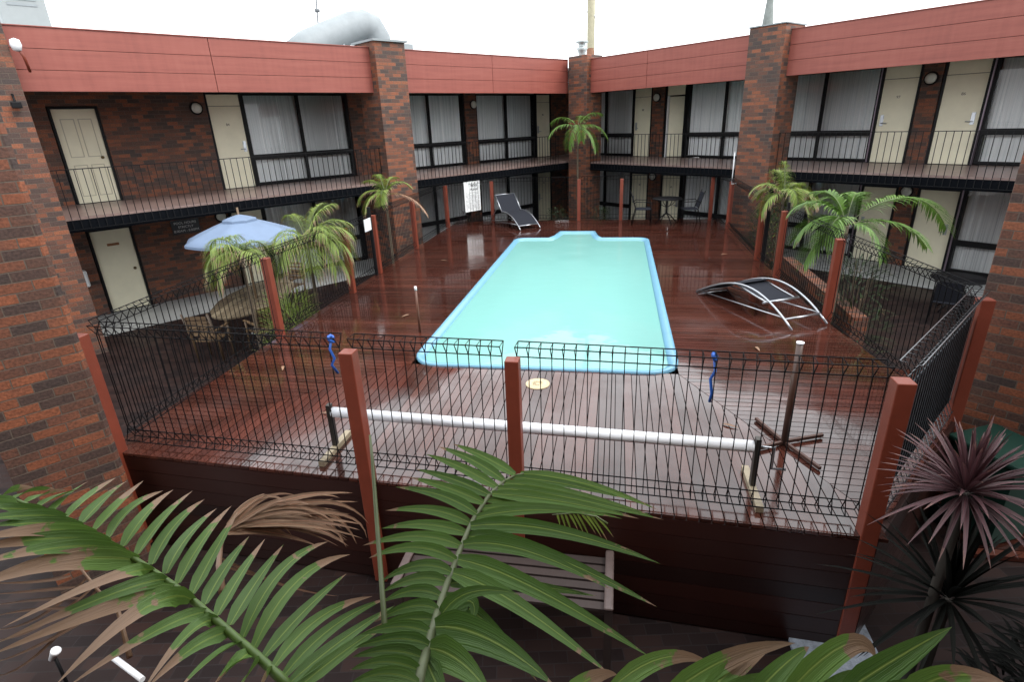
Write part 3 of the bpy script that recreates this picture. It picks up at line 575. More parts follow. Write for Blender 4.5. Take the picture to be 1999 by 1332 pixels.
# skimmer lid
t = thing("skimmer_lid", "round cream skimmer lid set in the deck by the near pool edge", "lid", FD @ Vector((-.86, 6.03, DZ)))
ML = FD @ Matrix.Translation((-.87, 5.98, DZ)); b = MB(ML); b.lathe([(.145, 0), (.145, .008), (.13, .012), (.125, .007), (.03, .007), (.03, .010), (0, .010)], n=28); b.build("lid", mat("aged cream plastic", (.55, .45, .28), .4, noise=.15, nscale=20), t)
b = MB(ML)
for k in range(5): b.box((-.05 + .022 * k, -.06, .0075), (-.045 + .022 * k, .06, .0095))
b.build("grip_slots", mat("lid slots", (.2, .15, .09), .6), t)
# ================================================================ pool fence
def mesh_panel(P, p, q_, z0=1.20, z1=2.34, name="mesh_panel", mate=None):
    p = Vector((*p, 0)); q_ = Vector((*q_, 0)); L = (q_ - p).length; d = (q_ - p) / L; n = Vector((-d.y, d.x, 0))
    b = MB(FD); k = max(2, round(L / .094)); r = .0048; hh = .105
    prof = [(0, z0 + .0), (.055, z0 - .0), ]
    for i in range(k + 1):
        o = p + d * (L * i / k)
        pts = [(0, z0 + .11), (.05, z0), (-.05, z0), (0, z0 + .11), (0, z1), (.065, z1 + hh), (-.065, z1 + hh), (0, z1)]
        b.tube([o + n * a + Z * z for a, z in pts[:4]], r, 4, False)
        b.tube([o + n * a + Z * z for a, z in pts[3:5]], r, 4, False)
        b.tube([o + n * a + Z * z for a, z in pts[4:]], r, 4, False)
    for a, z in ((.05, z0), (-.05, z0), (0, z0 + .11), (0, z1), (.065, z1 + hh), (-.065, z1 + hh)):
        o1 = p + n * a + Z * z; b.tube([o1, o1 + d * L], r * 1.1, 4)
    return b.build(name, mate or WIRE, P)
def fpost(P, x, y, z1=2.36, w=.055, z0=DZ, m=None, name="post", rz=0):
    Mx = FD @ Matrix.Translation((x, y, 0)) @ Matrix.Rotation(rz, 4, 'Z')
    b = MB(Mx); b.box((-w, -w, z0), (w, w, z1)); return b.build(name, m or POST, P, bev=.008)
def fence(label, posts, gaps=(), zf=None, cat="fence"):
    c = posts[len(posts) // 2]; t = thing("pool_fence", label, cat, FD @ Vector((c[0], c[1], DZ)), -YP, "pool fence runs around the deck")
    return t
fF = fence("front run of black wire pool fence with four red posts facing the palm fronds", [(-4.87, 4.1), (-2.13, 3.93), (-.75, 3.9), (1.93, 3.76)])
for (x, y, w, z0) in ((-4.87, 4.02, .062, 0), (-2.12, 3.88, .06, 0), (-.75, 3.84, .055, 0), (1.90, 3.72, .06, 0)): fpost(fF, x, y, 2.38, w, z0)
mesh_panel(fF, (-4.82, 4.16), (-2.28, 4.04)); mesh_panel(fF, (-2.16, 4.04), (-.86, 3.98)); mesh_panel(fF, (-.74, 3.98), (1.86, 3.84))
fL = fence("left run of black wire pool fence beside the umbrella table", [(-5, 7), (-5, 9.5), (-5, 12)])
for (x, y) in ((-5.0, 7.2), (-4.93, 9.58), (-5.0, 11.05), (-5.02, 13.5), (-5.05, 16.5)): fpost(fL, x, y)
mesh_panel(fL, (-4.9, 4.25), (-5.0, 7.12)); mesh_panel(fL, (-5.02, 7.28), (-4.97, 9.5)); mesh_panel(fL, (-5.0, 11.13), (-5.02, 13.42)); mesh_panel(fL, (-5.03, 13.58), (-5.05, 16.42))
gt = thing("pool_gate", "left pool gate of black wire with a small white notice", "gate", FD @ Vector((-4.97, 10.3, DZ)), -YP)
mesh_panel(gt, (-4.97, 9.75), (-5.0, 10.85), 1.22, 2.30); fpost(gt, -4.97, 9.70, 2.42, .02, 1.2, BLACK, "gate_stile"); fpost(gt, -5.0, 10.90, 2.55, .03, DZ, BLACK, "latch_post")
tag(MB(FD).box((-4.93, 10.45, 2.12), (-4.915, 10.75, 2.36)).build("notice", WHITE), "small white square notice fixed to the left pool gate", "sign")
fB = fence("back run of black wire pool fence before the corner pillar", [(-3.85, 17.5), (-1.14, 17.5), (2.7, 17.5)])
for (x, y) in ((-3.85, 17.5), (-1.14, 17.5), (.13, 17.5), (2.72, 17.45)): fpost(fB, x, y, 2.36, .05)
for p, q_ in (((-4.97, 16.6), (-3.92, 17.45)), ((-3.78, 17.5), (-1.2, 17.5)), ((-1.07, 17.5), (.07, 17.5)), ((.2, 17.5), (2.65, 17.47))): mesh_panel(fB, p, q_)
fR = fence("right run of black wire pool fence behind the tipped lounger", [(3, 16), (3, 12.4), (3.1, 8.47)])
for (x, y) in ((3.0, 16.1), (2.97, 12.4), (3.02, 11.0), (3.1, 8.47)): fpost(fR, x, y, 2.36, .055)
fpost(fR, 3.42, 5.68, 2.36, .06, 0)
for p, q_ in (((2.78, 17.4), (3.0, 16.2)), ((3.0, 16.02), (2.97, 12.5)), ((3.03, 10.92), (3.1, 8.56)), ((3.12, 8.38), (3.36, 5.78))): mesh_panel(fR, p, q_)
gt = thing("pool_gate", "right pool gate of black wire between two tall black latch posts", "gate", FD @ Vector((2.97, 11.7, DZ)), -YP)
mesh_panel(gt, (2.97, 12.2), (3.0, 11.2), 1.22, 2.30); fpost(gt, 3.06, 12.28, 2.6, .035, DZ, BLACK, "latch_post"); fpost(gt, 3.1, 11.1, 2.5, .02, 1.2, BLACK, "gate_stile")
fC = fence("short angled run of black wire pool fence at the right front corner", [(1.93, 3.76), (3.42, 5.65)])
mesh_panel(fC, (1.99, 3.86), (3.36, 5.68), mate=mat("lit wire", (.10, .11, .12), .2, .8));  # paler wire colour stands in for light catching this run's top
# ================================================================ deck items
# roller
t = thing("pool_cover_roller", "long white pool cover roller on low timber-footed stands behind the front fence", "roller", FD @ Vector((-.9, 4.4, DZ)), -YP)
a = Vector((-2.62, 4.33, DZ + .42)); e = Vector((1.15, 4.16, DZ + .42))
MB(FD).tube([a, e], .05, 14).build("tube", mat("white roller tube", (.78, .8, .84), .3), t)
for s, P0 in ((-1, a), (1, e)):
    b = MB(FD); b.box((P0.x + s * .03 - .02, P0.y - .03, DZ + .06), (P0.x + s * .03 + .02, P0.y + .03, DZ + .5)); st = b.build("stand", mat("dark steel %d" % s, (.06, .055, .05), .4, .6), t)
    MB(FD).box((P0.x + s * .03 - .03, P0.y - .3, DZ), (P0.x + s * .03 + .03, P0.y + .28, DZ + .055)).build("foot", mat("pale wood foot %d" % s, (.30, .25, .17), .45, noise=.2), t, bev=.004)
MB(FD).tube([e + Vector((.05, 0, 0)), e + Vector((.16, 0, 0)), e + Vector((.16, 0, -.2)), e + Vector((.27, 0, -.2))], .012, 8).build("crank_handle", ALU, t)
# umbrella stand on the deck
b0 = onz(1530, 868, DZ); t = thing("umbrella_stand", "closed-off brown pole with white cap on a cross-shaped foot, right of the roller", "umbrella stand", b0)
MB().tube([b0, b0 + Z * 1.03], .031, 12).build("pole", mat("brown pole", (.07, .035, .025), .3, noise=.2), t); MB().tube([b0 + Z * 1.03, b0 + Z * 1.045], .034, 12).build("cap", WHITE, t)
b = MB()
for tp in ((1475, 822), (1600, 920), (1475, 882), (1605, 855)):
    q_ = onz(*tp, DZ); dv = (q_ - b0).normalized(); n = Vector((-dv.y, dv.x, 0)) * .013; e2 = b0 + dv * min((q_ - b0).length, .5)
    b.prism([((b0 + n).x, (b0 + n).y), ((e2 + n).x, (e2 + n).y), ((e2 - n).x, (e2 - n).y), ((b0 - n).x, (b0 - n).y)], DZ + .01 + .002 * len(b.f) / 6, DZ + .04 + .002 * len(b.f) / 6)
b.build("cross_foot", mat("rusty steel", (.08, .04, .03), .5, .3), t)
b0 = onz(820, 648, DZ); t = thing("stake", "thin brown stake with a pale tip standing on the left of the deck", "stake", b0)
MB().tube([b0, b0 + Z * .66], .018, 8).build("shaft", mat("brown stake", (.12, .05, .03), .4), t); MB().tube([b0 + Z * .66, b0 + Z * .72], .02, 8).build("tip", WHITE, t)
# loungers
SLING = mat("dark mesh sling", (.018, .02, .027), .8, spec=.15, noise=.2, nscale=60)
def lounger(kind, label, foot, head, wid=.31):
    foot = Vector((foot[0], foot[1], 0)); head = Vector((head[0], head[1], 0)); d = head - foot; Lx = d.length; d.normalize()
    M_ = frame(d, Vector((-d.y, d.x, 0)), (foot.x, foot.y, DZ))
    t = thing("sun_lounger", label, "sun lounger", (foot.x, foot.y, DZ), math.atan2(d.y, d.x), "curved aluminium sun loungers on the deck")
    def arch(u): return (Lx * u, .40 * math.sin(math.pi * (u ** .9)) + .02)
    N_ = 18
    for s in (-1, 1):
        if kind == 'tipped': P = [arch(k / N_) for k in range(N_ + 1)]
        else: P = [arch(k / N_ * .56) for k in range(N_ + 1)]
        MB(M_).tube([(x, s * wid, z) for x, z in P], .0165, 10).build("side_rail", ALU, t)
        e = .08
        MB(M_).tube([(Lx * e, s * wid * .97, arch(e)[1]), (Lx * .97, s * wid * .97, .05)], .011, 8).build("base_rail", ALU, t)
    for u in ((.07, .995) if kind == 'tipped' else (.06,)):
        x, z = arch(u); MB(M_).tube([(x, -wid, z), (x, wid, z)], .016, 8).build("crossbar", ALU, t)
    def sheet(P, name="sling", w=wid - .02):
        b = MB(M_)
        for (xa, za), (xb, zb) in zip(P, P[1:]):
            b.face([(xa, -w, za), (xb, -w, zb), (xb, w, zb), (xa, w, za)], smooth=True); b.face([(xa, w, za - .006), (xb, w, zb - .006), (xb, -w, zb - .006), (xa, -w, za - .006)], smooth=True)
        b.build(name, SLING, t)
    if kind == 'tipped':
        sheet([arch(.54 + k / 12 * .44) for k in range(13)])
        x0, z0 = arch(.60); x1, z1 = Lx * .27, .26
        for s in (-1, 1): MB(M_).tube([(x0, s * (wid - .05), z0), (x1, s * (wid - .05), z1)], .014, 8).build("back_rail", ALU, t)
        sheet([(x0, z0), ((x0 + x1) / 2, (z0 + z1) / 2 - .01), (x1, z1)], "back_sling", wid - .07)
        MB(M_).tube([(x1, -wid * 1.05, z1 + .0), (x1, wid * 1.05, z1)], .02, 8).build("back_bar", ALU, t)
    else:
        sheet([arch(.06 + k / 12 * .50) for k in range(13)]); x0, z0 = arch(.56)
        x1, z1 = x0 + .42, z0 + .46
        for s in (-1, 1): MB(M_).tube([(x0, s * wid, z0), (x1, s * wid, z1)], .016, 8).build("back_rail", ALU, t); MB(M_).tube([(x0 + .2, s * wid, z0 + .2), (Lx * .97, s * wid, .03)], .012, 8).build("prop", ALU, t)
        sheet([(x0, z0), (x1, z1)], "back_sling")
        MB(M_).tube([(x1, -wid, z1), (x1, wid, z1)], .014, 8).build("crossbar", ALU, t)
    return t
def mid(a, b_): return ((a[0] + b_[0]) / 2, (a[1] + b_[1]) / 2)
A1, A2 = onz(1551, 650, DZ), onz(1608, 633, DZ); B1 = onz(1363, 572, DZ)
dv = (A2 - A1) * .5; B_ = Vector((B1.x + dv.x, B1.y + dv.y))
lounger('tipped', "curved silver sun lounger with its back folded down, on the right of the pool", mid(A1, A2), (B_.x, B_.y), (A2 - A1).length / 2)
A1, A2 = onz(1016, 451, DZ), onz(1055, 446, DZ); hd_ = onz(974, 430, DZ)
lounger('up', "curved silver sun lounger with raised black back at the far left pool corner", mid(A1, A2), (hd_.x, hd_.y), (A2 - A1).length / 2)
# blue ropes tied to the front fence
BLUE = mat("blue rope", (.02, .10, .42), .45)
def rope(label, pts, r=.011):
    P = [FD @ Vector(p) for p in pts]; t = thing("blue_rope", label, "rope", (P[-1].x, P[-1].y, DZ), 0, "blue ties on the front fence")
    MB().tube(P, r, 8).build("cord", BLUE, t)
    M_ = Matrix.Translation(P[0] - Z * .0); b = MB(M_); b.tube([(.018 * math.cos(a * .9), .02 * math.sin(a * 1.1), .03 * math.sin(a * .7)) for a in range(14)], r * 1.2, 8); b.build("knot", BLUE, t)
rope("blue rope knotted round the front fence beside the second red post", [(-2.33, 4.02, 2.42), (-2.34, 3.99, 2.34), (-2.31, 3.99, 2.26), (-2.34, 3.98, 2.2), (-2.30, 3.99, 2.12)])
rope("blue plastic tie hanging on the front fence right of the pool", [(.74, 3.95, 2.40), (.75, 3.93, 2.30), (.72, 3.92, 2.24), (.74, 3.92, 2.12), (.73, 3.92, 2.05)])
# resuscitation / rules board
o = FD @ Vector((-4.35, 17.05, 1.55))
def vhit(px, py, P0, nrm): r = ray(px, py); c0 = Vector((0, 0, CAMZ)); return c0 + r * ((P0 - c0).dot(nrm) / r.dot(nrm))
nrm = NA; P0 = FD @ Vector((-4.45, 17.02, 0))
tl, trr, bl = vhit(905, 356, P0, nrm), vhit(936, 352, P0, nrm), vhit(909, 415, P0, nrm)
Wd = (trr - tl).length; cx = ((tl + trr) / 2); zt, zb = (tl.z + trr.z) / 2, bl.z
t = thing("pool_sign", "tall white pool sign with small print on the back left fence", "sign", (cx.x, cx.y, zb), math.atan2(UA.y, UA.x))
MS = frame(UA, -NA, (cx.x, cx.y, 0)); MB(MS).box((-Wd / 2, 0, zb), (Wd / 2, .008, zt)).build("board", mat("white enamel", (.8, .82, .82), .3), t, bev=.003)
INK = mat("sign ink", (.12, .12, .13), .5)
for txt, dz in (("NOTE", .13), ("PLEASE", .24)): text_mesh(txt, .10, face_to(MS, .08, -.004, zt - dz)).build("lettering", INK, t)
b = MB(MS); z = zt - .34
while z > zb + .06:
    x = -Wd / 2 + .05
    while x < Wd / 2 - .08:
        l = random.uniform(.02, .07)
        if random.random() < .85: b.box((x, -.0035, z), (min(x + l, Wd / 2 - .05), -.001, z + .013))
        x += l + .012
    z -= .038
b.build("small_print", mat("faint ink", (.35, .35, .37), .5), t)
# pool hours sign on wall
t = thing("hours_sign", "small black sign with white lettering on the brick wall behind the umbrella", "sign", FA @ Vector((4.02, 16.45, 1.6)), math.atan2(UA.y, UA.x))
MB(FA).box((3.70, 16.47, 1.66), (4.36, 16.495, 2.02)).build("board", mat("black sign", (.01, .012, .02), .3), t)
for k, s_t in enumerate(("POOL HOURS", "STRICTLY", "8.00AM - 8.00PM")): text_mesh(s_t, .085, face_to(FA, 4.03, 16.466, 1.94 - k * .1)).build("lettering", mat("white ink %d" % k, (.7, .72, .74), .5), t)
# ================================================================ market umbrella, table, chairs
UC = FD @ Vector((-7.55, 10.3, 0))
t = thing("market_umbrella", "open light blue market umbrella over the timber table on the left", "umbrella", (UC.x, UC.y, 0))
CAN = mat("blue canvas", (.155, .215, .32), .8, noise=.08, nscale=3)
def canopy(r0, r1, z0, z1, n=8, sag=.05, rings=5):
    b = MB(Matrix.Translation((UC.x, UC.y, 0))); G = []
    for i in range(rings + 1):
        u = i / rings; r = r0 + (r1 - r0) * u; row = []
        for k in range(n * 6):
            a = 2 * math.pi * k / (n * 6); w_ = abs(math.sin(a * n / 2)); rr = r * (1 - .07 * w_ * u); row.append((rr * math.cos(a), rr * math.sin(a), z0 + (z1 - z0) * u ** 1.15 - sag * w_ * u + (.03 * w_ * u * u)))
        G.append(row)
    m_ = n * 6
    for i in range(rings):
        for k in range(m_):
            k2 = (k + 1) % m_; b.face([G[i][k], G[i + 1][k], G[i + 1][k2], G[i][k2]], smooth=True)
    # short valance
    for k in range(m_):
        k2 = (k + 1) % m_; p, q_ = G[-1][k], G[-1][k2]; b.face([p, (p[0], p[1], p[2] - .05), (q_[0], q_[1], q_[2] - .05), q_])
    return b
cn = canopy(.18, 1.12, 2.43, 2.07).build("canopy", CAN, t); canopy(.02, .34, 2.52, 2.42, sag=.02, rings=3).build("vent_cap", CAN, cn)
MB().tube([UC, UC + Z * 2.66], .022, 10).build("pole", TEAK, t)
b = MB()
for k in range(8):
    a = 2 * math.pi * k / 8; b.tube([UC + Z * 2.46, UC + Vector((1.08 * math.cos(a), 1.08 * math.sin(a), 2.04))], .009, 5)
b.build("ribs", TEAK, t); MB(Matrix.Translation(UC)).lathe([(0, .08), (.22, .07), (.25, 0)]).build("base", CONC, t)
t = thing("outdoor_table", "oval weathered timber table under the blue umbrella", "table", FD @ Vector((-7.75, 10.5, 0)), -YP)
MT = FD @ Matrix.Translation((-7.65, 10.4, 0)) @ Matrix.Rotation(R(12), 4, 'Z')
b = MB(MT); n = 9; a_, b_ = .68, 1.45
for k in range(n):
    xa = -a_ + 2 * a_ * k / n + .005; xb = -a_ + 2 * a_ * (k + 1) / n - .005
    ya = b_ * math.sqrt(max(0, 1 - (xa / a_) ** 2) + .02); yb = b_ * math.sqrt(max(0, 1 - (xb / a_) ** 2) + .02)
    for s in (-1, 1): b.prism([(xa, s * .03), (xb, s * .03), (xb, s * yb), (xa, s * ya)][::s], .72, .75)
b.build("top", wood_mat("wet grey teak", (.08, .06, .04), (.22, .18, .12), .15, .35), t)
for sx in (-1, 1):
    for sy in (-1, 1): MB(MT).box((sx * .34 - .03, sy * .75 - .03, 0), (sx * .34 + .03, sy * .75 + .03, .72)).build("leg", TEAK, t)
def chair(label, x, y, rz, m_):
    t = thing("garden_chair", label, "chair", FD @ Vector((x, y, 0)), rz - YP, "timber chairs around the umbrella table")
    Mc = FD @ Matrix.Translation((x, y, 0)) @ Matrix.Rotation(rz, 4, 'Z')
    b = MB(Mc)
    for k in range(6): b.box((-.22, -.2 + k * .075, .43), (.22, -.2 + k * .075 + .062, .45))
    b.build("seat", m_, t); b = MB(Mc)
    for k in range(5): b.box((-.2, -.235 - k * .02, .56 + k * .085), (.2, -.215 - k * .02, .56 + k * .085 + .06))
    b.build("backrest", m_, t)
    for s in (-1, 1):
        MB(Mc).tube([(s * .24, .24, 0), (s * .24, .22, .44), (s * .25, .2, .64)], .022, 6).build("leg", m_, t); MB(Mc).tube([(s * .24, -.16, 0), (s * .24, -.2, .44), (s * .24, -.34, 1.02)], .022, 6).build("leg", m_, t)
        MB(Mc).box((s * .25 - .025, -.27, .64), (s * .25 + .025, .25, .665)).build("armrest", m_, t)
    return t
chair("slatted timber chair with its back to the pool, nearest the left pillar", -7.55, 8.75, R(8), TEAK)
chair("slatted timber chair turned sideways beside the spiky shrub", -6.75, 9.25, R(60), TEAK)
chair("slatted timber chair on the far side of the umbrella table by the brick wall", -8.0, 12.35, R(170), TEAK)
# black metal tables and chairs
def metal_set(label_t, x, y, z, seats, r=.42, h=.72):
    MM = FD @ Matrix.Translation((x, y, z)); t = thing("patio_table", label_t, "table", FD @ Vector((x, y, z)), -YP)
    MB(MM).lathe([(0, h), (r * .98, h), (r, h - .015), (r * .97, h - .03), (0, h - .03)], n=28).build("top", BLACK, t)
    MB(MM).lathe([(.03, .25), (.03, h - .03)], n=8).build("column", BLACK, t); b = MB(MM)
    for k in range(4):
        a = math.pi / 2 * k + .4; b.tube([(0, 0, .3), (.15 * math.cos(a), .15 * math.sin(a), .2), (.34 * math.cos(a), .34 * math.sin(a), 0)], .015, 6); b.tube([(0, 0, .45), (.2 * math.cos(a), .2 * math.sin(a), .55), (.3 * math.cos(a), .3 * math.sin(a), h - .03)], .01, 6)
    b.build("legs", BLACK, t)
    for (cx2, cy2, rz, lab) in seats:
        Mc = FD @ Matrix.Translation((cx2, cy2, z)) @ Matrix.Rotation(rz, 4, 'Z'); c = thing("patio_chair", lab, "chair", FD @ Vector((cx2, cy2, z)), rz - YP, "black metal patio chairs")
        MB(Mc).box((-.23, -.22, .42), (.23, .22, .44)).build("seat", SLING, c, bev=.01)
        b = MB(Mc); b.face([(-.21, -.22, .46), (.21, -.22, .46), (.2, -.34, .88), (-.2, -.34, .88)]); b.face([(-.2, -.345, .88), (.2, -.345, .88), (.21, -.225, .46), (-.21, -.225, .46)]); b.build("backrest", SLING, c)
        for s in (-1, 1):
            MB(Mc).tube([(s * .24, .24, 0), (s * .24, .22, .64), (s * .24, -.2, .66), (s * .22, -.26, .6)], .014, 6).build("armrest", BLACK, c); MB(Mc).tube([(s * .24, -.3, 0), (s * .22, -.2, .44), (s * .21, -.36, .93)], .014, 6).build("leg", BLACK, c)
metal_set("round black metal table on the deck against the far right fence", .98 + .45, 17.0, DZ,
          [(.75, 16.95, R(-90), "black mesh patio chair left of the round table on the deck"), (2.05, 16.9, R(95), "black mesh patio chair right of the round table on the deck")])
metal_set("round black metal table on the paving outside the ground-floor window, far right", 7.0, 12.6, 0, [(6.5, 11.9, R(-30), "black patio chair on the paving left of the far right table"), (7.6, 12.0, R(20), "black patio chair on the paving nearest the far right table")], .5)
# ================================================================ palms and plants
def leaflet(b, P, w, c, fold=.25, up=Vector((0, 0, 1)), seg=7, prof=None):
    "P: 3 control points (quadratic); strip with a centre crease"
    A, B_, C = [Vector(p) for p in P]; L = []
    for i in range(seg + 1):
        u = i / seg; L.append((A * (1 - u) ** 2 + B_ * 2 * u * (1 - u) + C * u * u, u))
    rows = []
    for i, (p, u) in enumerate(L):
        t = (L[min(i + 1, seg)][0] - L[max(i - 1, 0)][0]).normalized(); s = t.cross(up)
        s = s.normalized() if s.length > 1e-4 else Vector((1, 0, 0)); n = s.cross(t)
        k = w * (min(1, .45 + u * 3.0) * (1 - u ** 2.0) ** .9 if prof is None else prof(u)) * .5
        rows.append((p - s * k + n * k * fold, p - n * k * fold * .3, p + s * k + n * k * fold, u))
    for r0, r1 in zip(rows, rows[1:]):
        b.face([r0[0], r0[1], r1[1], r1[0]], uvs=[(0, r0[3]), (.5, r0[3]), (.5, r1[3]), (0, r1[3])], c=c, smooth=True)
        b.face([r0[1], r0[2], r1[2], r1[1]], uvs=[(.5, r0[3]), (1, r0[3]), (1, r1[3]), (.5, r1[3])], c=c, smooth=True)
def frond(P, base, az, el, L, droop, ll, lw, n, m_, stem=STEM, vee=.35, hang=.5, r=.012, name="frond"):
    "generic arching feather frond, built from a base point"
    d = Vector((math.sin(az) * math.cos(el), math.cos(az) * math.cos(el), math.sin(el))); pts = []; p = Vector(base); k = 14; side = Vector((math.cos(az), -math.sin(az), 0))
    for i in range(k + 1):
        pts.append(p.copy()); d = (d + Vector((0, 0, -droop / k * (1 + i / k)))).normalized(); p = p + d * L / k
    b = MB()
    n = int(n * 1.5)
    for j in range(n):
        u = .16 + .84 * (j + .5) / n; i = min(int(u * k), k - 1); f_ = u * k - i; q_ = pts[i].lerp(pts[i + 1], f_); t = (pts[i + 1] - pts[i]).normalized()
        for s in (-1, 1):
            up = side.cross(t).normalized()
            if up.z < 0: up = -up
            l = ll * (math.sin(math.pi * (.12 + .80 * u)) ** .7) * random.uniform(.85, 1.1); dr = (side * s * random.uniform(.8, 1.0) + t * (.45 + .7 * u) + up * vee).normalized()
            m1 = q_ + dr * l * .55; e = q_ + dr * l * .9 + Vector((random.uniform(-.04, .04) * l, random.uniform(-.04, .04) * l, -hang * l * random.uniform(.6, 1.2)))
            leaflet(b, (q_, m1, e), lw, random.random(), seg=4)
    f = b.build(name, m_, P); MB().tube(pts, r, 6, rr=[r * (1 - .8 * i / k) for i in range(k + 1)]).build("rachis", stem, f); return f
def palm(label, base, h, crown, name="palm_tree", tr=.07, lean=(0, 0), m_=LEAF, stemm=STEM, cat="palm tree", group=None, **kw):
    base = Vector(base); t = thing(name, label, cat, base, 0, group)
    top_ = base + Vector((lean[0], lean[1], h)); N_ = 8; pp = [base.lerp(top_, i / N_) for i in range(N_ + 1)]
    MB().tube(pp, tr, 10, rr=[tr * (1.15 - .35 * i / N_) for i in range(N_ + 1)]).build("trunk", TRUNK, t)
    if kw.get('bushy'): crown = crown + [(random.uniform(-180, 180), random.uniform(25, 80), crown[0][2] * random.uniform(.6, 1), random.uniform(1.0, 2.4), crown[0][4] * random.uniform(.8, 1.1), 18) for _ in range(kw['bushy'])]
    for c in crown:
        az, el, L, dr, ll, n = c[:6]; frond(t, top_, R(az), R(el), L, dr, ll, kw.get('lw', .03), n, c[6] if len(c) > 6 else m_, hang=kw.get('hang', .5), vee=kw.get('vee', .3))
    return t
def at(px, py, dx):           # world point on ray at horizontal distance dx
    r = ray(px, py); k = dx / math.hypot(r.x, r.y); return Vector((0, 0, CAMZ)) + r * k
# corner palm in front of corner pillar
c0 = at(1128, 250, 18.9); palm("slim palm with small arching crown in front of the corner pillar", (c0.x, c0.y, 0), c0.z, [(a, e, 1.05, d, .32, 16) for a, e, d in ((-95, 35, 1.3), (-60, 55, 1.3), (95, 30, 1.3), (70, 60, 1.2), (180, 35, 1.6), (-150, 20, 1.8), (20, 55, 1.2), (130, 10, 1.8))], tr=.035, lw=.035, hang=.7)
# bushy palms beside the umbrella
c0 = at(600, 480, 10.6); palm("bushy yellow-green palm rising behind the left fence, right of the umbrella", (c0.x, c0.y, 0), c0.z, [(a, e, .95, d, .42, 26) for a, e, d in ((60, 62, 1.3), (95, 45, 1.6), (20, 70, 1.0), (120, 55, 1.7), (75, 75, 1.2), (-40, 70, 1.4), (160, 40, 1.9), (-160, 50, 1.9), (45, 45, 1.5), (100, 20, 1.6), (85, 60, 1.5))], m_=LEAFY, tr=.035, lw=.014, hang=.8, bushy=10)
c0 = at(470, 500, 10.2); palm("drooping yellow-green palm overlapping the left half of the umbrella", (c0.x, c0.y, 0), c0.z, [(a, e, .72, d, .38, 24) for a, e, d in ((-75, 50, 1.8), (-50, 40, 2.0), (-95, 30, 1.8), (-120, 55, 2.2), (-20, 55, 2.0), (-80, 70, 1.9), (30, 60, 2), (-150, 40, 2.2))], m_=LEAFY, tr=.03, lw=.014, hang=.9, bushy=8)
# palm at the middle left pillar
c0 = at(752, 380, 13.6); palm("small palm against the middle left pillar with one bleached dead frond", (c0.x, c0.y, 0), c0.z, [(a, e, .75, d, .28, 18) for a, e, d in ((-60, 60, 1.2), (-85, 40, 1.5), (-30, 70, 1.3), (60, 60, 1.5), (180, 50, 2.0), (-120, 30, 2.0), (20, 65, 1.3))] + [(88, 12, 1.1, 1.1, .3, 16, DRY)], m_=LEAFY, tr=.035, lw=.025, hang=.6)
# palms behind right fence
c0 = at(1650, 440, 10.4); palm("feathery palm with a long frond arching right over the far right fence", (c0.x, c0.y, 0), c0.z, [(78, 40, 2.3, 1.25, .5, 30), (-60, 62, .95, 1.5, .42, 30), (-85, 45, .9, 1.7, .4, 28), (-20, 70, .9, 1.4, .42, 28), (40, 68, .85, 1.3, .4, 28), (-130, 50, .95, 1.9, .4, 28), (150, 30, .9, 1.9, .32, 22), (92, 18, 1.5, .9, .4, 22), (-110, 8, 1.0, 1.3, .35, 20)], tr=.07, lw=.032, hang=.55)
c0 = at(1530, 385, 12.3); palm("bushy yellow-green palm growing against the middle right pillar", (c0.x, c0.y, 0), c0.z, [(a, e, .72, d, .32, 20) for a, e, d in ((60, 60, 1.6), (-70, 62, 1.6), (100, 45, 1.8), (0, 72, 1.2), (180, 60, 2.0), (-110, 40, 2.1), (130, 35, 2.2), (30, 55, 1.6), (-30, 50, 1.6))], m_=LEAFY, tr=.035, lw=.02, hang=.6, bushy=7)
def shrub(label, base, h, w_, n, m_, l=.22, lw=.03, name="shrub", up=.5, cat="shrub", group=None):
    base = Vector(base); t = thing(name, label, cat, base, 0, group); b = MB(); st = MB()
    for k in range(max(4, n // 40)):
        a = random.uniform(0, 6.28); e = base + Vector((w_ * .7 * math.cos(a) * random.random(), w_ * .7 * math.sin(a) * random.random(), h * random.uniform(.6, 1))); st.tube([base, base.lerp(e, .5) + Vector((0, 0, .05)), e], .008, 5)
    for i in range(n):
        a = random.uniform(0, 6.28); rr = w_ * math.sqrt(random.random()); z = h * random.random() ** .8; p = base + Vector((rr * math.cos(a) * (1 - .4 * z / h), rr * math.sin(a) * (1 - .4 * z / h), z))
        d = Vector((math.cos(a) + random.uniform(-.7, .7), math.sin(a) + random.uniform(-.7, .7), up + random.uniform(-.5, .7))).normalized(); k = l * random.uniform(.6, 1.2)
        leaflet(b, (p, p + d * k * .6, p + d * k + Vector((0, 0, -.3 * k))), lw, random.random(), seg=3)
    b.build("foliage", m_, t); st.build("stem", TRUNK, t); return t
shrub("spiky green shrub between the timber chairs and the left fence", FD @ Vector((-5.7, 8.6, 0)), 1.3, .6, 700, LEAFY, .32, .022, up=.9)
shrub("leafy shrub at the foot of the middle right pillar behind the fence", FD @ Vector((3.55, 14.3, 0)), 1.9, .55, 700, DKLEAF, .2, .03)
shrub("climbing greenery on the left edge of the middle right pillar", FD @ Vector((3.9, 15.3, .6)), 2.1, .35, 320, LEAFY, .16, .025)
shrub("low fern-like plant under the feathery palm by the right fence", FD @ Vector((4.0, 9.9, 0)), 1.7, .6, 460, DKLEAF, .3, .025)
shrub("low dark shrub left of the corner pillar foot", FD @ Vector((-1.9, 18.3, .4)), 1.0, .45, 260, DKLEAF, .14, .03)
shrub("low dark shrub right of the corner pillar foot", FD @ Vector((-.5, 18.2, .4)), 1.0, .4, 240, DKLEAF, .14, .03)
shrub("small dark red plant below the white pool sign", FD @ Vector((-4.75, 17.6, .6)), .85, .25, 60, PURP, .3, .02, up=1.0)
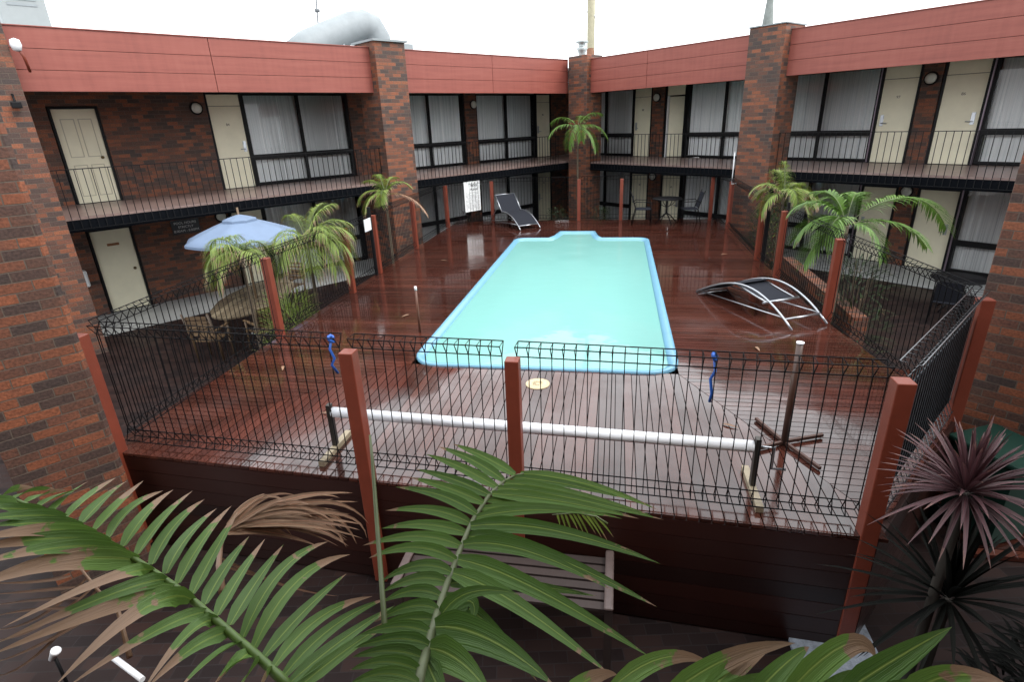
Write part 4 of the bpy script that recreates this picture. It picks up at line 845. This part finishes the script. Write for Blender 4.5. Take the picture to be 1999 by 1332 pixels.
def spiky(label, ctr, L, n, m_, lw, dark=None, base_z=0, name="cordyline"):
    ctr = Vector(ctr); t = thing(name, label, "plant", (ctr.x, ctr.y, base_z)); MB().tube([(ctr.x, ctr.y, base_z), ctr], .03, 8).build("trunk", mat('dark stem ' + name, (.02, .016, .012), .9), t); b = MB()
    for i in range(n):
        a = i * 2.399; el = R(88 - 118 * (i / n)); l = L * random.uniform(.8, 1.1)
        d = Vector((math.cos(a) * math.cos(el), math.sin(a) * math.cos(el), math.sin(el))); e = ctr + d * l + Vector((0, 0, -.10 * l)); leaflet(b, (ctr + d * .04, ctr + d * l * .55 + Vector((0, 0, .03)), e), lw, random.random(), fold=.5, seg=5, prof=lambda u: min(1, .5 + u * 2) * (1 - u) ** .55)
    b.build("leaves", m_, t); return t
ch_ = bp(1885, 962, 4.1)
spiky("purple cordyline with radiating strap leaves in the lower right corner", ch_, .47, 110, PURP, .032)
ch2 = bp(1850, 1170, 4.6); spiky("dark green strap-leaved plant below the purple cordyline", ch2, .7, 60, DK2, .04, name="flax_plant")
# green bin
p = onz(1965, 868, 1.04); t = thing("wheelie_bin", "dark green wheelie bin behind the purple cordyline", "bin", (p.x, p.y, 0), R(15)); Mb = Matrix.Translation((p.x, p.y, 0)) @ Matrix.Rotation(R(15), 4, 'Z')
GRN = mat("green bin plastic", (.006, .028, .020), .6, spec=.2, noise=.1); b = MB(Mb)
hz = p.z
loft(b, [([(-.22, -.24), (.22, -.24), (.22, .24), (-.22, .24)], .08), ([(-.28, -.3), (.28, -.3), (.28, .3), (-.28, .3)], hz - .06)]); b.face([(-.22, -.24, .08), (-.22, .24, .08), (.22, .24, .08), (.22, -.24, .08)]); b.build("body", GRN, t)
MB(Mb).box((-.31, -.33, hz - .06), (.31, .33, hz)).build("lid", GRN, t, bev=.02)
for s in (-1, 1): MB(Mb).tube([(s * .2, .27, .1), (s * .26, .27, .1)], .1, 14).build("wheel", BLACK, t)
# timber bench below the deck front
t = thing("timber_bench", "grey weathered slatted timber bench below the deck behind the centre palm frond", "bench", FD @ Vector((-.8, 3.42, 0)), -YP)
Mt = FD @ Matrix.Translation((-.8, 3.42, 0)); b = MB(Mt)
for k in range(6): b.box((-.80, -.27 + k * .092, .66), (.80, -.27 + k * .092 + .07, .685))
b.build("seat", GREYWD, t)
for s in (-1, 1):
    MB(Mt).prism([(s * .83 - .035, -.30), (s * .83 + .035, -.30), (s * .83 + .035, .31), (s * .83 - .035, .31)], .70, .73).build("end_rail", mat("pale end rail %d" % s, (.085, .06, .055), .5, noise=.2, nscale=15), t, bev=.015)
    MB(Mt).box((s * .83 - .03, -.28, 0), (s * .83 + .03, -.22, .70)).build("leg", GREYWD, t); MB(Mt).box((s * .83 - .03, .24, 0), (s * .83 + .03, .30, .70)).build("leg", GREYWD, t)
# ---- foreground palm: fronds traced in space about 1.2-1.6 m from the lens
FP = thing("palm_tree", "large near palm whose green and browning fronds fill the bottom of the view", "palm tree", (-.25, 1.3, 0))
MB().tube([(-.25, 1.3, 0), (-.22, 1.25, 1.2), (-.2, 1.15, 2.1)], .09, 12, rr=[.12, .1, .07]).build("trunk", TRUNK, FP)
def zc(ox, oy, k): return lambda x, y: (ox + x / k, oy + y / k)
def big_frond(rach, dists, leaves, conv, mt, w0, stem, rr, name="frond", brown=None, lift=.0):
    RP = [conv(*p) for p in rach]; pts = [bp(*p, d) for p, d in zip(RP, dists)]
    def dist_at(q_):          # interpolate distance of nearest rachis sample
        best = min(range(len(RP)), key=lambda i: (RP[i][0] - q_[0]) ** 2 + (RP[i][1] - q_[1]) ** 2); return dists[best]
    b = MB()
    for L_ in leaves:
        a, m1, e, w, dd, c = L_; A_ = conv(*a); E_ = conv(*e); d0 = dist_at(A_)
        if m1 is None: M_ = ((A_[0] + E_[0]) / 2, (A_[1] + E_[1]) / 2 - 6)
        else:
            mm_ = conv(*m1); M_ = (2 * mm_[0] - (A_[0] + E_[0]) / 2, 2 * mm_[1] - (A_[1] + E_[1]) / 2)
        P3 = [bp(*A_, d0), bp(*M_, d0 + dd * .4 + random.uniform(-.02, .02)), bp(*E_, d0 + dd + random.uniform(-.03, .03))]
        # leaf blade turned to face the sky and slightly the courtyard
        leaflet(b, P3, w * w0, c, fold=.3, up=Vector((random.uniform(-.12, .12), -.75, .65)), seg=10)
    f = b.build(name, mt, FP, ); MB().tube(pts, rr, 8, rr=[rr * (.35 + .65 * i / (len(pts) - 1)) for i in range(len(pts))]).build("rachis", stem, f); return f
cv = zc(600, 850, 2.763)
rch2 = [(1165, 208), (1110, 222), (1060, 250), (1020, 285), (980, 325), (940, 385), (900, 445), (865, 520), (830, 605), (795, 695), (760, 785), (730, 870), (700, 965), (670, 1070), (640, 1180), (615, 1270), (595, 1380)]
ds2 = [1.62 - .035 * i for i in range(17)]
L2 = []
def lf(a, e, m1=None, w=1, dd=.06, c=None): return (a, m1, e, w, dd, random.random() * .6 if c is None else c)
for a, e, m1 in (((1120, 212), (785, 48), (950, 115)), ((1060, 245), (703, 62), (890, 135)), ((1022, 280), (638, 103), (830, 175)), ((985, 325), (582, 183), (790, 240)), ((950, 365), (553, 228), (760, 285)), ((912, 425), (473, 280), (720, 325)),
                 ((885, 480), (420, 408), (680, 405)), ((862, 530), (398, 505), (640, 482)), ((830, 600), (297, 597), (590, 545)), ((803, 675), (330, 665), (580, 605)), ((775, 740), (395, 790), (600, 705)), ((755, 795), (400, 850), (590, 775)),
                 ((725, 875), (400, 905), (575, 840)), ((705, 945), (360, 1010), (560, 925)), ((690, 1000), (330, 1060), (520, 1000)), ((668, 1075), (280, 1080), (500, 1035)), ((655, 1135), (250, 1150), (480, 1100)), ((635, 1210), (240, 1200), (450, 1165)), ((615, 1280), (230, 1270), (430, 1225)), ((600, 1340), (220, 1350), (420, 1290))):
    L2.append(lf(a, e, m1, 1.0, .05))
for a, e, m1, w, dd in (((1150, 208), (1895, 405), (1500, 262), 1, .15), ((1100, 225), (1700, 340), (1400, 265), .8, .12), ((1060, 255), (1850, 430), (1420, 315), 1, .12), ((1025, 285), (1925, 458), (1420, 340), 1, .1), ((995, 315), (1790, 452), (1380, 360), 1, .1), ((965, 350), (1700, 452), (1320, 375), .9, .08), ((935, 395), (1640, 440), (1280, 392), .9, .08), ((905, 445), (1500, 420), (1180, 405), .9, .06),
                    ((880, 490), (1905, 695), (1330, 515), 1.35, .0), ((858, 545), (1890, 930), (1280, 640), 1.4, -.05), ((840, 590), (1640, 835), (1180, 625), 1.2, -.03), ((812, 670), (1850, 1200), (1230, 830), 1.5, -.1), ((785, 745), (1640, 1300), (1130, 915), 1.4, -.1), ((770, 800), (1560, 870), (1100, 800), 1.1, .1), ((745, 870), (1240, 1330), (960, 1010), 1.2, .0),
                    ((690, 1035), (1330, 1350), (980, 1105), 2.2, -.08), ((660, 1150), (1000, 1420), (830, 1230), 2.0, -.08), ((640, 1210), (790, 1500), (700, 1350), 1.5, -.05), ((715, 985), (1150, 862), (880, 850), 1.0, -.02), ((720, 960), (880, 1030), (880, 900), 1.2, .02)):
    L2.append(lf(a, e, m1, w, dd))
big_frond(rch2, ds2, L2, cv, LEAF, .030, mat("grey green rachis", (.07, .085, .035), .6, noise=.25, nscale=40), .009)
cw1 = zc(0, 850, 2.763)
rch1 = [(-60, 310), (0, 332), (90, 352), (200, 398), (290, 425), (380, 458), (450, 495), (520, 538), (610, 592), (700, 652), (780, 705), (850, 752), (930, 808), (1000, 862), (1065, 915), (1130, 972), (1210, 1040), (1280, 1102), (1350, 1160), (1420, 1222), (1490, 1290), (1560, 1360)]
ds1 = [1.42 - .012 * i for i in range(22)]
L1 = []
for a, e, m1, w in (((10, 330), (190, 285), (90, 290), .7), ((75, 345), (300, 292), (170, 300), .8), ((140, 362), (360, 300), (250, 315), .8), ((210, 385), (440, 290), (310, 330), .9), ((285, 412), (475, 250), (350, 340), .9), ((365, 440), (625, 230), (480, 330), 1), ((440, 475), (690, 245), (560, 345), 1), ((515, 510), (775, 245), (640, 370), 1), ((590, 552), (880, 300), (700, 400), 1),
                    ((665, 600), (935, 295), (790, 420), 1), ((740, 645), (1040, 300), (870, 460), 1), ((820, 698), (1105, 345), (930, 500), 1), ((895, 748), (1170, 395), (1000, 560), 1), ((960, 800), (1250, 380), (1090, 570), 1), ((1035, 860), (1290, 400), (1150, 640), .95), ((1105, 915), (1345, 545), (1200, 740), 1), ((1170, 975), (1430, 560), (1280, 780), 1), ((1240, 1025), (1530, 590), (1370, 810), 1),
                    ((1310, 1090), (1770, 575), (1510, 740), 1), ((1370, 1145), (1890, 645), (1600, 790), 1), ((1425, 1195), (1870, 748), (1640, 950), .9), ((1480, 1245), (2010, 870), (1720, 990), .9), ((1530, 1300), (2090, 880), (1790, 1040), .9), ((1560, 1340), (2130, 920), (1840, 1110), .9), ((1590, 1380), (2150, 980), (1880, 1150), .9)):
    L1.append(lf(a, e, m1, w, .1, random.uniform(.1, .75)))
for a, e, m1, w in (((90, 355), (-120, 340), (0, 345), .6), ((170, 385), (-150, 375), (20, 372), .7), ((250, 412), (-200, 400), (50, 395), .8), ((350, 445), (-200, 470), (120, 435), .9), ((440, 488), (-200, 520), (150, 475), .9), ((510, 530), (-200, 580), (200, 515), 1), ((590, 578), (-250, 640), (250, 560), 1.1), ((665, 628), (-250, 740), (300, 610), 1.1), ((740, 678), (-250, 870), (300, 690), 1.5),
                    ((820, 730), (10, 1040), (560, 790), .95), ((890, 782), (-30, 1130), (600, 860), 1), ((960, 832), (-80, 1200), (600, 930), 1.1), ((1035, 890), (290, 1360), (760, 950), 1.25), ((1110, 955), (350, 1370), (820, 1070), .9), ((1170, 1005), (760, 1400), (1010, 1080), 1), ((1235, 1065), (790, 1370), (1040, 1150), 1), ((1295, 1118), (960, 1380), (1140, 1210), 1), ((1355, 1168), (1120, 1400), (1240, 1260), 1), ((1400, 1215), (1280, 1400), (1340, 1290), .9), ((1460, 1265), (1390, 1420), (1420, 1340), .9)):
    L1.append(lf(a, e, m1, w, -.12, random.uniform(.1, 1)))
big_frond(rch1, ds1, L1, cw1, LEAFB, .029, mat("lime rachis", (.075, .13, .022), .5, noise=.2, nscale=30), .0085)
# dead brown frond
Ld = [lf((1230, 485), (1905, 312), (1560, 345), .8, .0), lf((1235, 480), (1480, 322), (1350, 380), .7), lf((1240, 490), (1925, 590), (1690, 400), .8), lf((1240, 495), (1870, 610), (1640, 415), .9), lf((1235, 500), (1880, 600), (1600, 480), 1), lf((1215, 530), (1720, 600), (1430, 520), .8),
      lf((1225, 510), (1680, 480), (1430, 440), .7), lf((1240, 470), (1930, 360), (1620, 380), .6), lf((1240, 475), (1990, 480), (1720, 360), .6), lf((1250, 460), (1430, 315), (1330, 370), .6), lf((1260, 450), (1380, 360), (1310, 390), .5), lf((1240, 500), (1580, 560), (1400, 480), .8), lf((1235, 490), (1800, 345), (1500, 400), .8), lf((1240, 488), (1980, 560), (1780, 420), .5)]
random.seed(21)
for k in range(26):
    ex, ey = random.uniform(1500, 1960), random.uniform(330, 640); sx, sy = 1240 + random.uniform(-15, 60), 480 + random.uniform(-25, 40)
    Ld.append(lf((sx, sy), (ex, ey), ((sx + ex) / 2 + random.uniform(0, 60), (sy + ey) / 2 - random.uniform(20, 90)), random.uniform(.35, .7), random.uniform(-.05, .1), random.random()))
big_frond([(1240, 470), (1215, 520), (1190, 600), (1180, 700), (1200, 850)], [1.6, 1.6, 1.58, 1.55, 1.5], Ld, cw1, DRYL, .026, DRY, .008, "dead_frond")
# bare new spear
MB().tube([bp(722, 850, 1.35), bp(727, 900, 1.33), bp(734, 995, 1.3), bp(745, 1140, 1.25), bp(760, 1345, 1.15)], .006, 8, rr=[.0025, .004, .005, .0055, .006]).build("spear_leaf", STEM, FP)
# bottom right frond, very near
cv3 = zc(1250, 850, 2.669)
L3 = [lf((1040, 1360), (1625, 1000), (1330, 1170), 1.45, .1, .1), lf((100, 1400), (810, 1085), (450, 1170), 1.2, .1, .95), lf((300, 1400), (690, 1100), (500, 1210), 1.2, .1, .9), lf((560, 1400), (880, 1105), (740, 1210), 1.2, .08, .3), lf((720, 1400), (1230, 1170), (1060, 1100), 1.3, .08, 1.0), lf((-160, 1330), (360, 1190), (110, 1165), 1, .1, .9), lf((1350, 1400), (1900, 1290), (1600, 1262), 1.3, .05, .85), lf((-420, 1400), (-120, 1250), (-260, 1270), 1, .1, 1), lf((900, 1420), (1150, 1230), (1040, 1300), 1.2, .1, .2), lf((380, 1430), (760, 1260), (560, 1310), 1.3, .1, .3), lf((1150, 1420), (1700, 1330), (1420, 1330), 1.2, .1, .3)]
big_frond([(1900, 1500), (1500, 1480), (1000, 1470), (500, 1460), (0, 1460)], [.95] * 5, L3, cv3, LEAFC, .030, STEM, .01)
# dry strands lower left, dark seed fibre
Ls = [lf((380 + 25 * k, 760 + 60 * (k % 4)), (-60, 800 + 62 * k), (200, 790 + 50 * k), .28, .1) for k in range(9)] + [lf((1150, 640), (1830, 870), (1500, 800), .3, .1), lf((1180, 700), (1650, 850), (1420, 770), .25, .1)]
big_frond([(420, 700), (520, 830), (640, 960), (700, 1200)], [1.7, 1.7, 1.7, 1.65], Ls, cw1, DRY, .03, DRY, .006, "dry_strands")
# distant little frond behind centre
cvs = zc(600, 850, 2.763)
Lq = [lf((1345 + 22 * k, 425), (1365 + 32 * k, 500 + 6 * k + (k % 3) * 14), None, .3, .1, .3) for k in range(10)]
big_frond([(1320, 430), (1450, 420), (1560, 440), (1620, 480)], [1.9] * 4, Lq, cvs, LEAFY, .03, STEM, .004)
# white pipe and garden lamp at lower left
pa, pb = onz(222, 1285, .35), onz(278, 1328, .35); t = thing("white_pipe", "short white plastic pipe lying low at the bottom left below the frond", "pipe", (pa.x, pa.y, .3)); MB().tube([pa, pb], .022, 10).build("tube", WHITE, t)
p = onz(105, 1280, .55); t = thing("garden_light", "small white spotlight head on a stake at the bottom left", "light", (p.x, p.y, 0)); MB().tube([(p.x, p.y, 0), p], .012, 6).build("stake", BLACK, t)
MB(Matrix.Translation(p) @ Matrix.Rotation(R(35), 4, 'Y')).lathe([(0, -.05), (.02, -.05), (.032, .04), (.034, .055), (0, .05)], n=14).build("head", WHITE, t)
# ================================================================ roof items and wall fittings
def onA(px, py, n): P0 = NA * -n; return vhit(px, py, P0, NA)
def onB(px, py, n): P0 = NB * -n; return vhit(px, py, P0, NB)
t = thing("roof_duct", "large galvanised bent air duct on the left roof by the middle left pillar", "duct", onA(745, 92, 15.4) * 1)
pd = [onA(575, 112, 15.4), onA(600, 90, 15.4), onA(650, 68, 15.4), onA(688, 52, 15.4), onA(708, 48, 15.4), onA(724, 54, 15.4), onA(736, 74, 15.4), onA(740, 112, 15.4)]
MB().tube(pd, .38, 14).build("duct_body", GALV, t)
q = onA(752, 100, 15.0); MB(frame(UA, -NA, (q.x, q.y, 0))).box((-.1, -.3, 5.6), (.75, .5, 6.22)).build("curb", GALV, t)
for px in (672, 712): pz = onA(px, 92, 15.0); MB().tube([(pz.x, pz.y, 5.6), (pz.x, pz.y, 6.15)], .02, 6).build("strut", ALU, t)
t = thing("roof_unit", "pale grey boxy plant unit on the roof at the top left", "roof unit", onA(55, 60, 16)); a = onA(10, 55, 16); c = onA(104, 58, 16); q = Vector((a.x, a.y, 0)); Lq_ = (Vector((c.x, c.y, 0)) - q).length
MR = frame(UA, -NA, (q.x, q.y, 0)); MB(MR).box((0, 0, 5.6), (Lq_, 1.2, 7.6)).build("casing", mat("pale grey sheet", (.26, .285, .29), .6, noise=.05), t, bev=.02)
b = MB(MR)
for k in range(7): b.box((.15, -.012, 6.6 + k * .1), (Lq_ - .15, -.001, 6.65 + k * .1))
b.build("louvre", GALV, t)
a = onA(624, 85, 15.8); c = onA(614, -40, 15.8); t = thing("antenna_mast", "thin leaning antenna mast beside the roof duct", "antenna", (a.x, a.y, 5.6)); MB().tube([(a.x, a.y, 5.6), a, c], .022, 6).build("mast", mat("dull steel", (.12, .13, .14), .5), t); k = onA(619, 20, 15.8); MB().tube([k - UA * .06, k + UA * .06], .045, 8).build("clamp", bpy.data.materials["dull steel"], t)
p1, p2, p3 = onA(622, 90, 15.3), onA(622, 72, 15.3), onA(628, 62, 15.3); MB().tube([(p1.x, p1.y, 5.6), p1, p2, p3], .03, 6).build("cable", BLACK, t)
def far(px, py, d): return at(px, py, d)
a = far(1153, 125, 23); c = far(1155, -60, 23); t = thing("flue_pole", "tall cream roof pole with rust stained foot and guy wires above the corner pillar", "pole", (a.x, a.y, 5.6))
MB().tube([(a.x, a.y, 5.6), a, c], .14, 14).build("pole", mat("cream weathered pole", (.26, .24, .16), .6, noise=.25, nscale=4), t)
f_ = far(1153, 94, 23); MB().tube([(a.x, a.y, 5.62), f_], .145, 14).build("rusty_sleeve", mat("rusty paint", (.16, .07, .035), .7, noise=.3, nscale=10), t)
for px, py in ((1086, 116), (1190, 116)):
    g_ = far(px, py, 22.6); MB().tube([far(1154, 10, 23), g_], .01, 5).build("guy_wire", ALU, t)
a = far(1136, 118, 21.5); t = thing("roof_cowl", "small galvanised vent cowl on the roof left of the tall pole", "vent", (a.x, a.y, 5.6)); MB(Matrix.Translation((a.x, a.y, 0))).lathe([(.12, 5.6), (.12, a.z + .2), (.15, a.z + .3), (.2, a.z + .38), (.12, a.z + .42), (.12, a.z + .52), (.22, a.z + .55), (.2, a.z + .60), (0, a.z + .64)], n=16).build("cowl", mat("dull zinc", (.35, .38, .38), .45, .7, noise=.2, nscale=12), t)
a = far(1497, 58, 60); t = thing("church_spire", "grey pointed church spire far behind the middle right pillar", "spire", (a.x, a.y, 0)); w0_ = .62
MB(Matrix.Translation((a.x, a.y, 0))).lathe([(w0_ * 1.15, 0), (w0_ * 1.15, a.z - 1), (w0_, a.z - 1), (w0_ * .85, a.z), (.08, a.z + 4.6), (0, a.z + 5.2)], n=8).build("spire", mat("weathered slate", (.17, .19, .18), .7, noise=.35, nscale=1.5), t)
# security camera and floodlight
p = onA(30, 85, 13.4); t = thing("security_camera", "white security camera on the fascia at the far left", "camera", p); MB(Matrix.Translation(p)).lathe([(0, .09), (.07, .06), (.085, -.02), (.06, -.1), (0, -.12)], n=14).build("housing", WHITE, t); MB().tube([p, p - Z * .2 + UA * .06, p - Z * .42 + UA * .09 - NA * .1], .025, 6).build("bracket", POST, t)
p = onA(32, 205, 13.35); t = thing("floodlight", "small dark floodlight on the brick pillar at the upper left", "light", p); MB(frame(UA, -NA, p)).box((-.07, -.08, -.05), (.07, .04, .05)).build("head", BLACK, t, bev=.01); MB().tube([p, p + Z * .18 - NA * .08], .02, 6).build("bracket", BLACK, t)
p = onA(166, 545, 16.3); t = thing("wall_telephone", "small white rounded box on the wall left of the lower white door", "wall box", p); MB(frame(UA, -NA, p)).box((-.07, -.05, -.2), (.07, .15, .2)).build("casing", WHITE, t, bev=.04)
a, c = FD @ Vector((2.98, 16.05, 2.30)), FD @ Vector((2.98, 16.05, 3.1)); t = thing("white_rod", "thin white rod standing on a bracket on the fence at the middle right pillar", "rod", a); MB().tube([a, c], .014, 8).build("rod", WHITE, t); MB().tube([a, a + Vector((.12, 0, .01))], .02, 6).build("bracket", WHITE, t)
# satellite dish / white dots skipped; low planter step outside left gate
struct(MB(FD).box((-6.1, 9.7, 0), (-5.1, 11.2, .5)).build("deck_step", DECKX)); struct(MB(FD).box((-5.6, 9.7, .5), (-5.1, 11.2, .8)).build("deck_step", DECKX))

shrub("dense near-black undergrowth added to darken the lower right corner", FD @ Vector((3.0, 2.6, 0)), 1.0, .95, 900, DK2, .26, .035)  # filler shrub in near-black leaves, added to darken this corner
MB(FD).prism([(2.02, 3.93), (3.33, 5.66), (3.335, 5.655), (2.025, 3.925)], 1.3, 2.2).build("shade_cloth", mat("shade cloth", (.03, .035, .045), .6, noise=.4, nscale=6), fC)

t = thing("planter_wall", "low brick planter wall behind the right run of pool fence", "wall", FD @ Vector((3.9, 11.2, 0)), -YP); MB(FD).box((3.8, 9.3, 0), (4.03, 13.6, .92)).build("brickwork", BRICK, t)
b = MB(FD); y = 4.9
while y < 9.2: b.box((3.46, y, .0), (6.6, y + .09, .05)); y += .1
struct(b.build("lower_deck", DECKX))

random.seed(5)
for k, (x, y) in enumerate(((-3.4, 8.3), (-4.3, 6.1), (1.9, 7.3), (2.4, 12.9), (-3.9, 12.2), (1.2, 5.2), (-3.1, 5.0))):
    p = FD @ Vector((x, y, DZ + .008)); a = random.uniform(0, 6.28); d = Vector((math.cos(a), math.sin(a), 0)) * .08
    b = MB(); leaflet(b, (p - d, p + Vector((0, 0, .012)), p + d), .045, random.random(), fold=.3)
    o = b.build("fallen_leaf", DRY); o.location = (0, 0, 0)
    tag(o, ("dry leaf lying on the deck left of the pool middle", "dry leaf lying near the left fence post", "dry leaf on the deck just right of the near pool end", "dry leaf on the deck right of the far half of the pool", "dry leaf on the deck left of the far half of the pool", "dry leaf on the deck between the pool and the roller", "dry leaf on the front left boards behind the roller foot")[k], "leaf", "dry leaves on the deck")
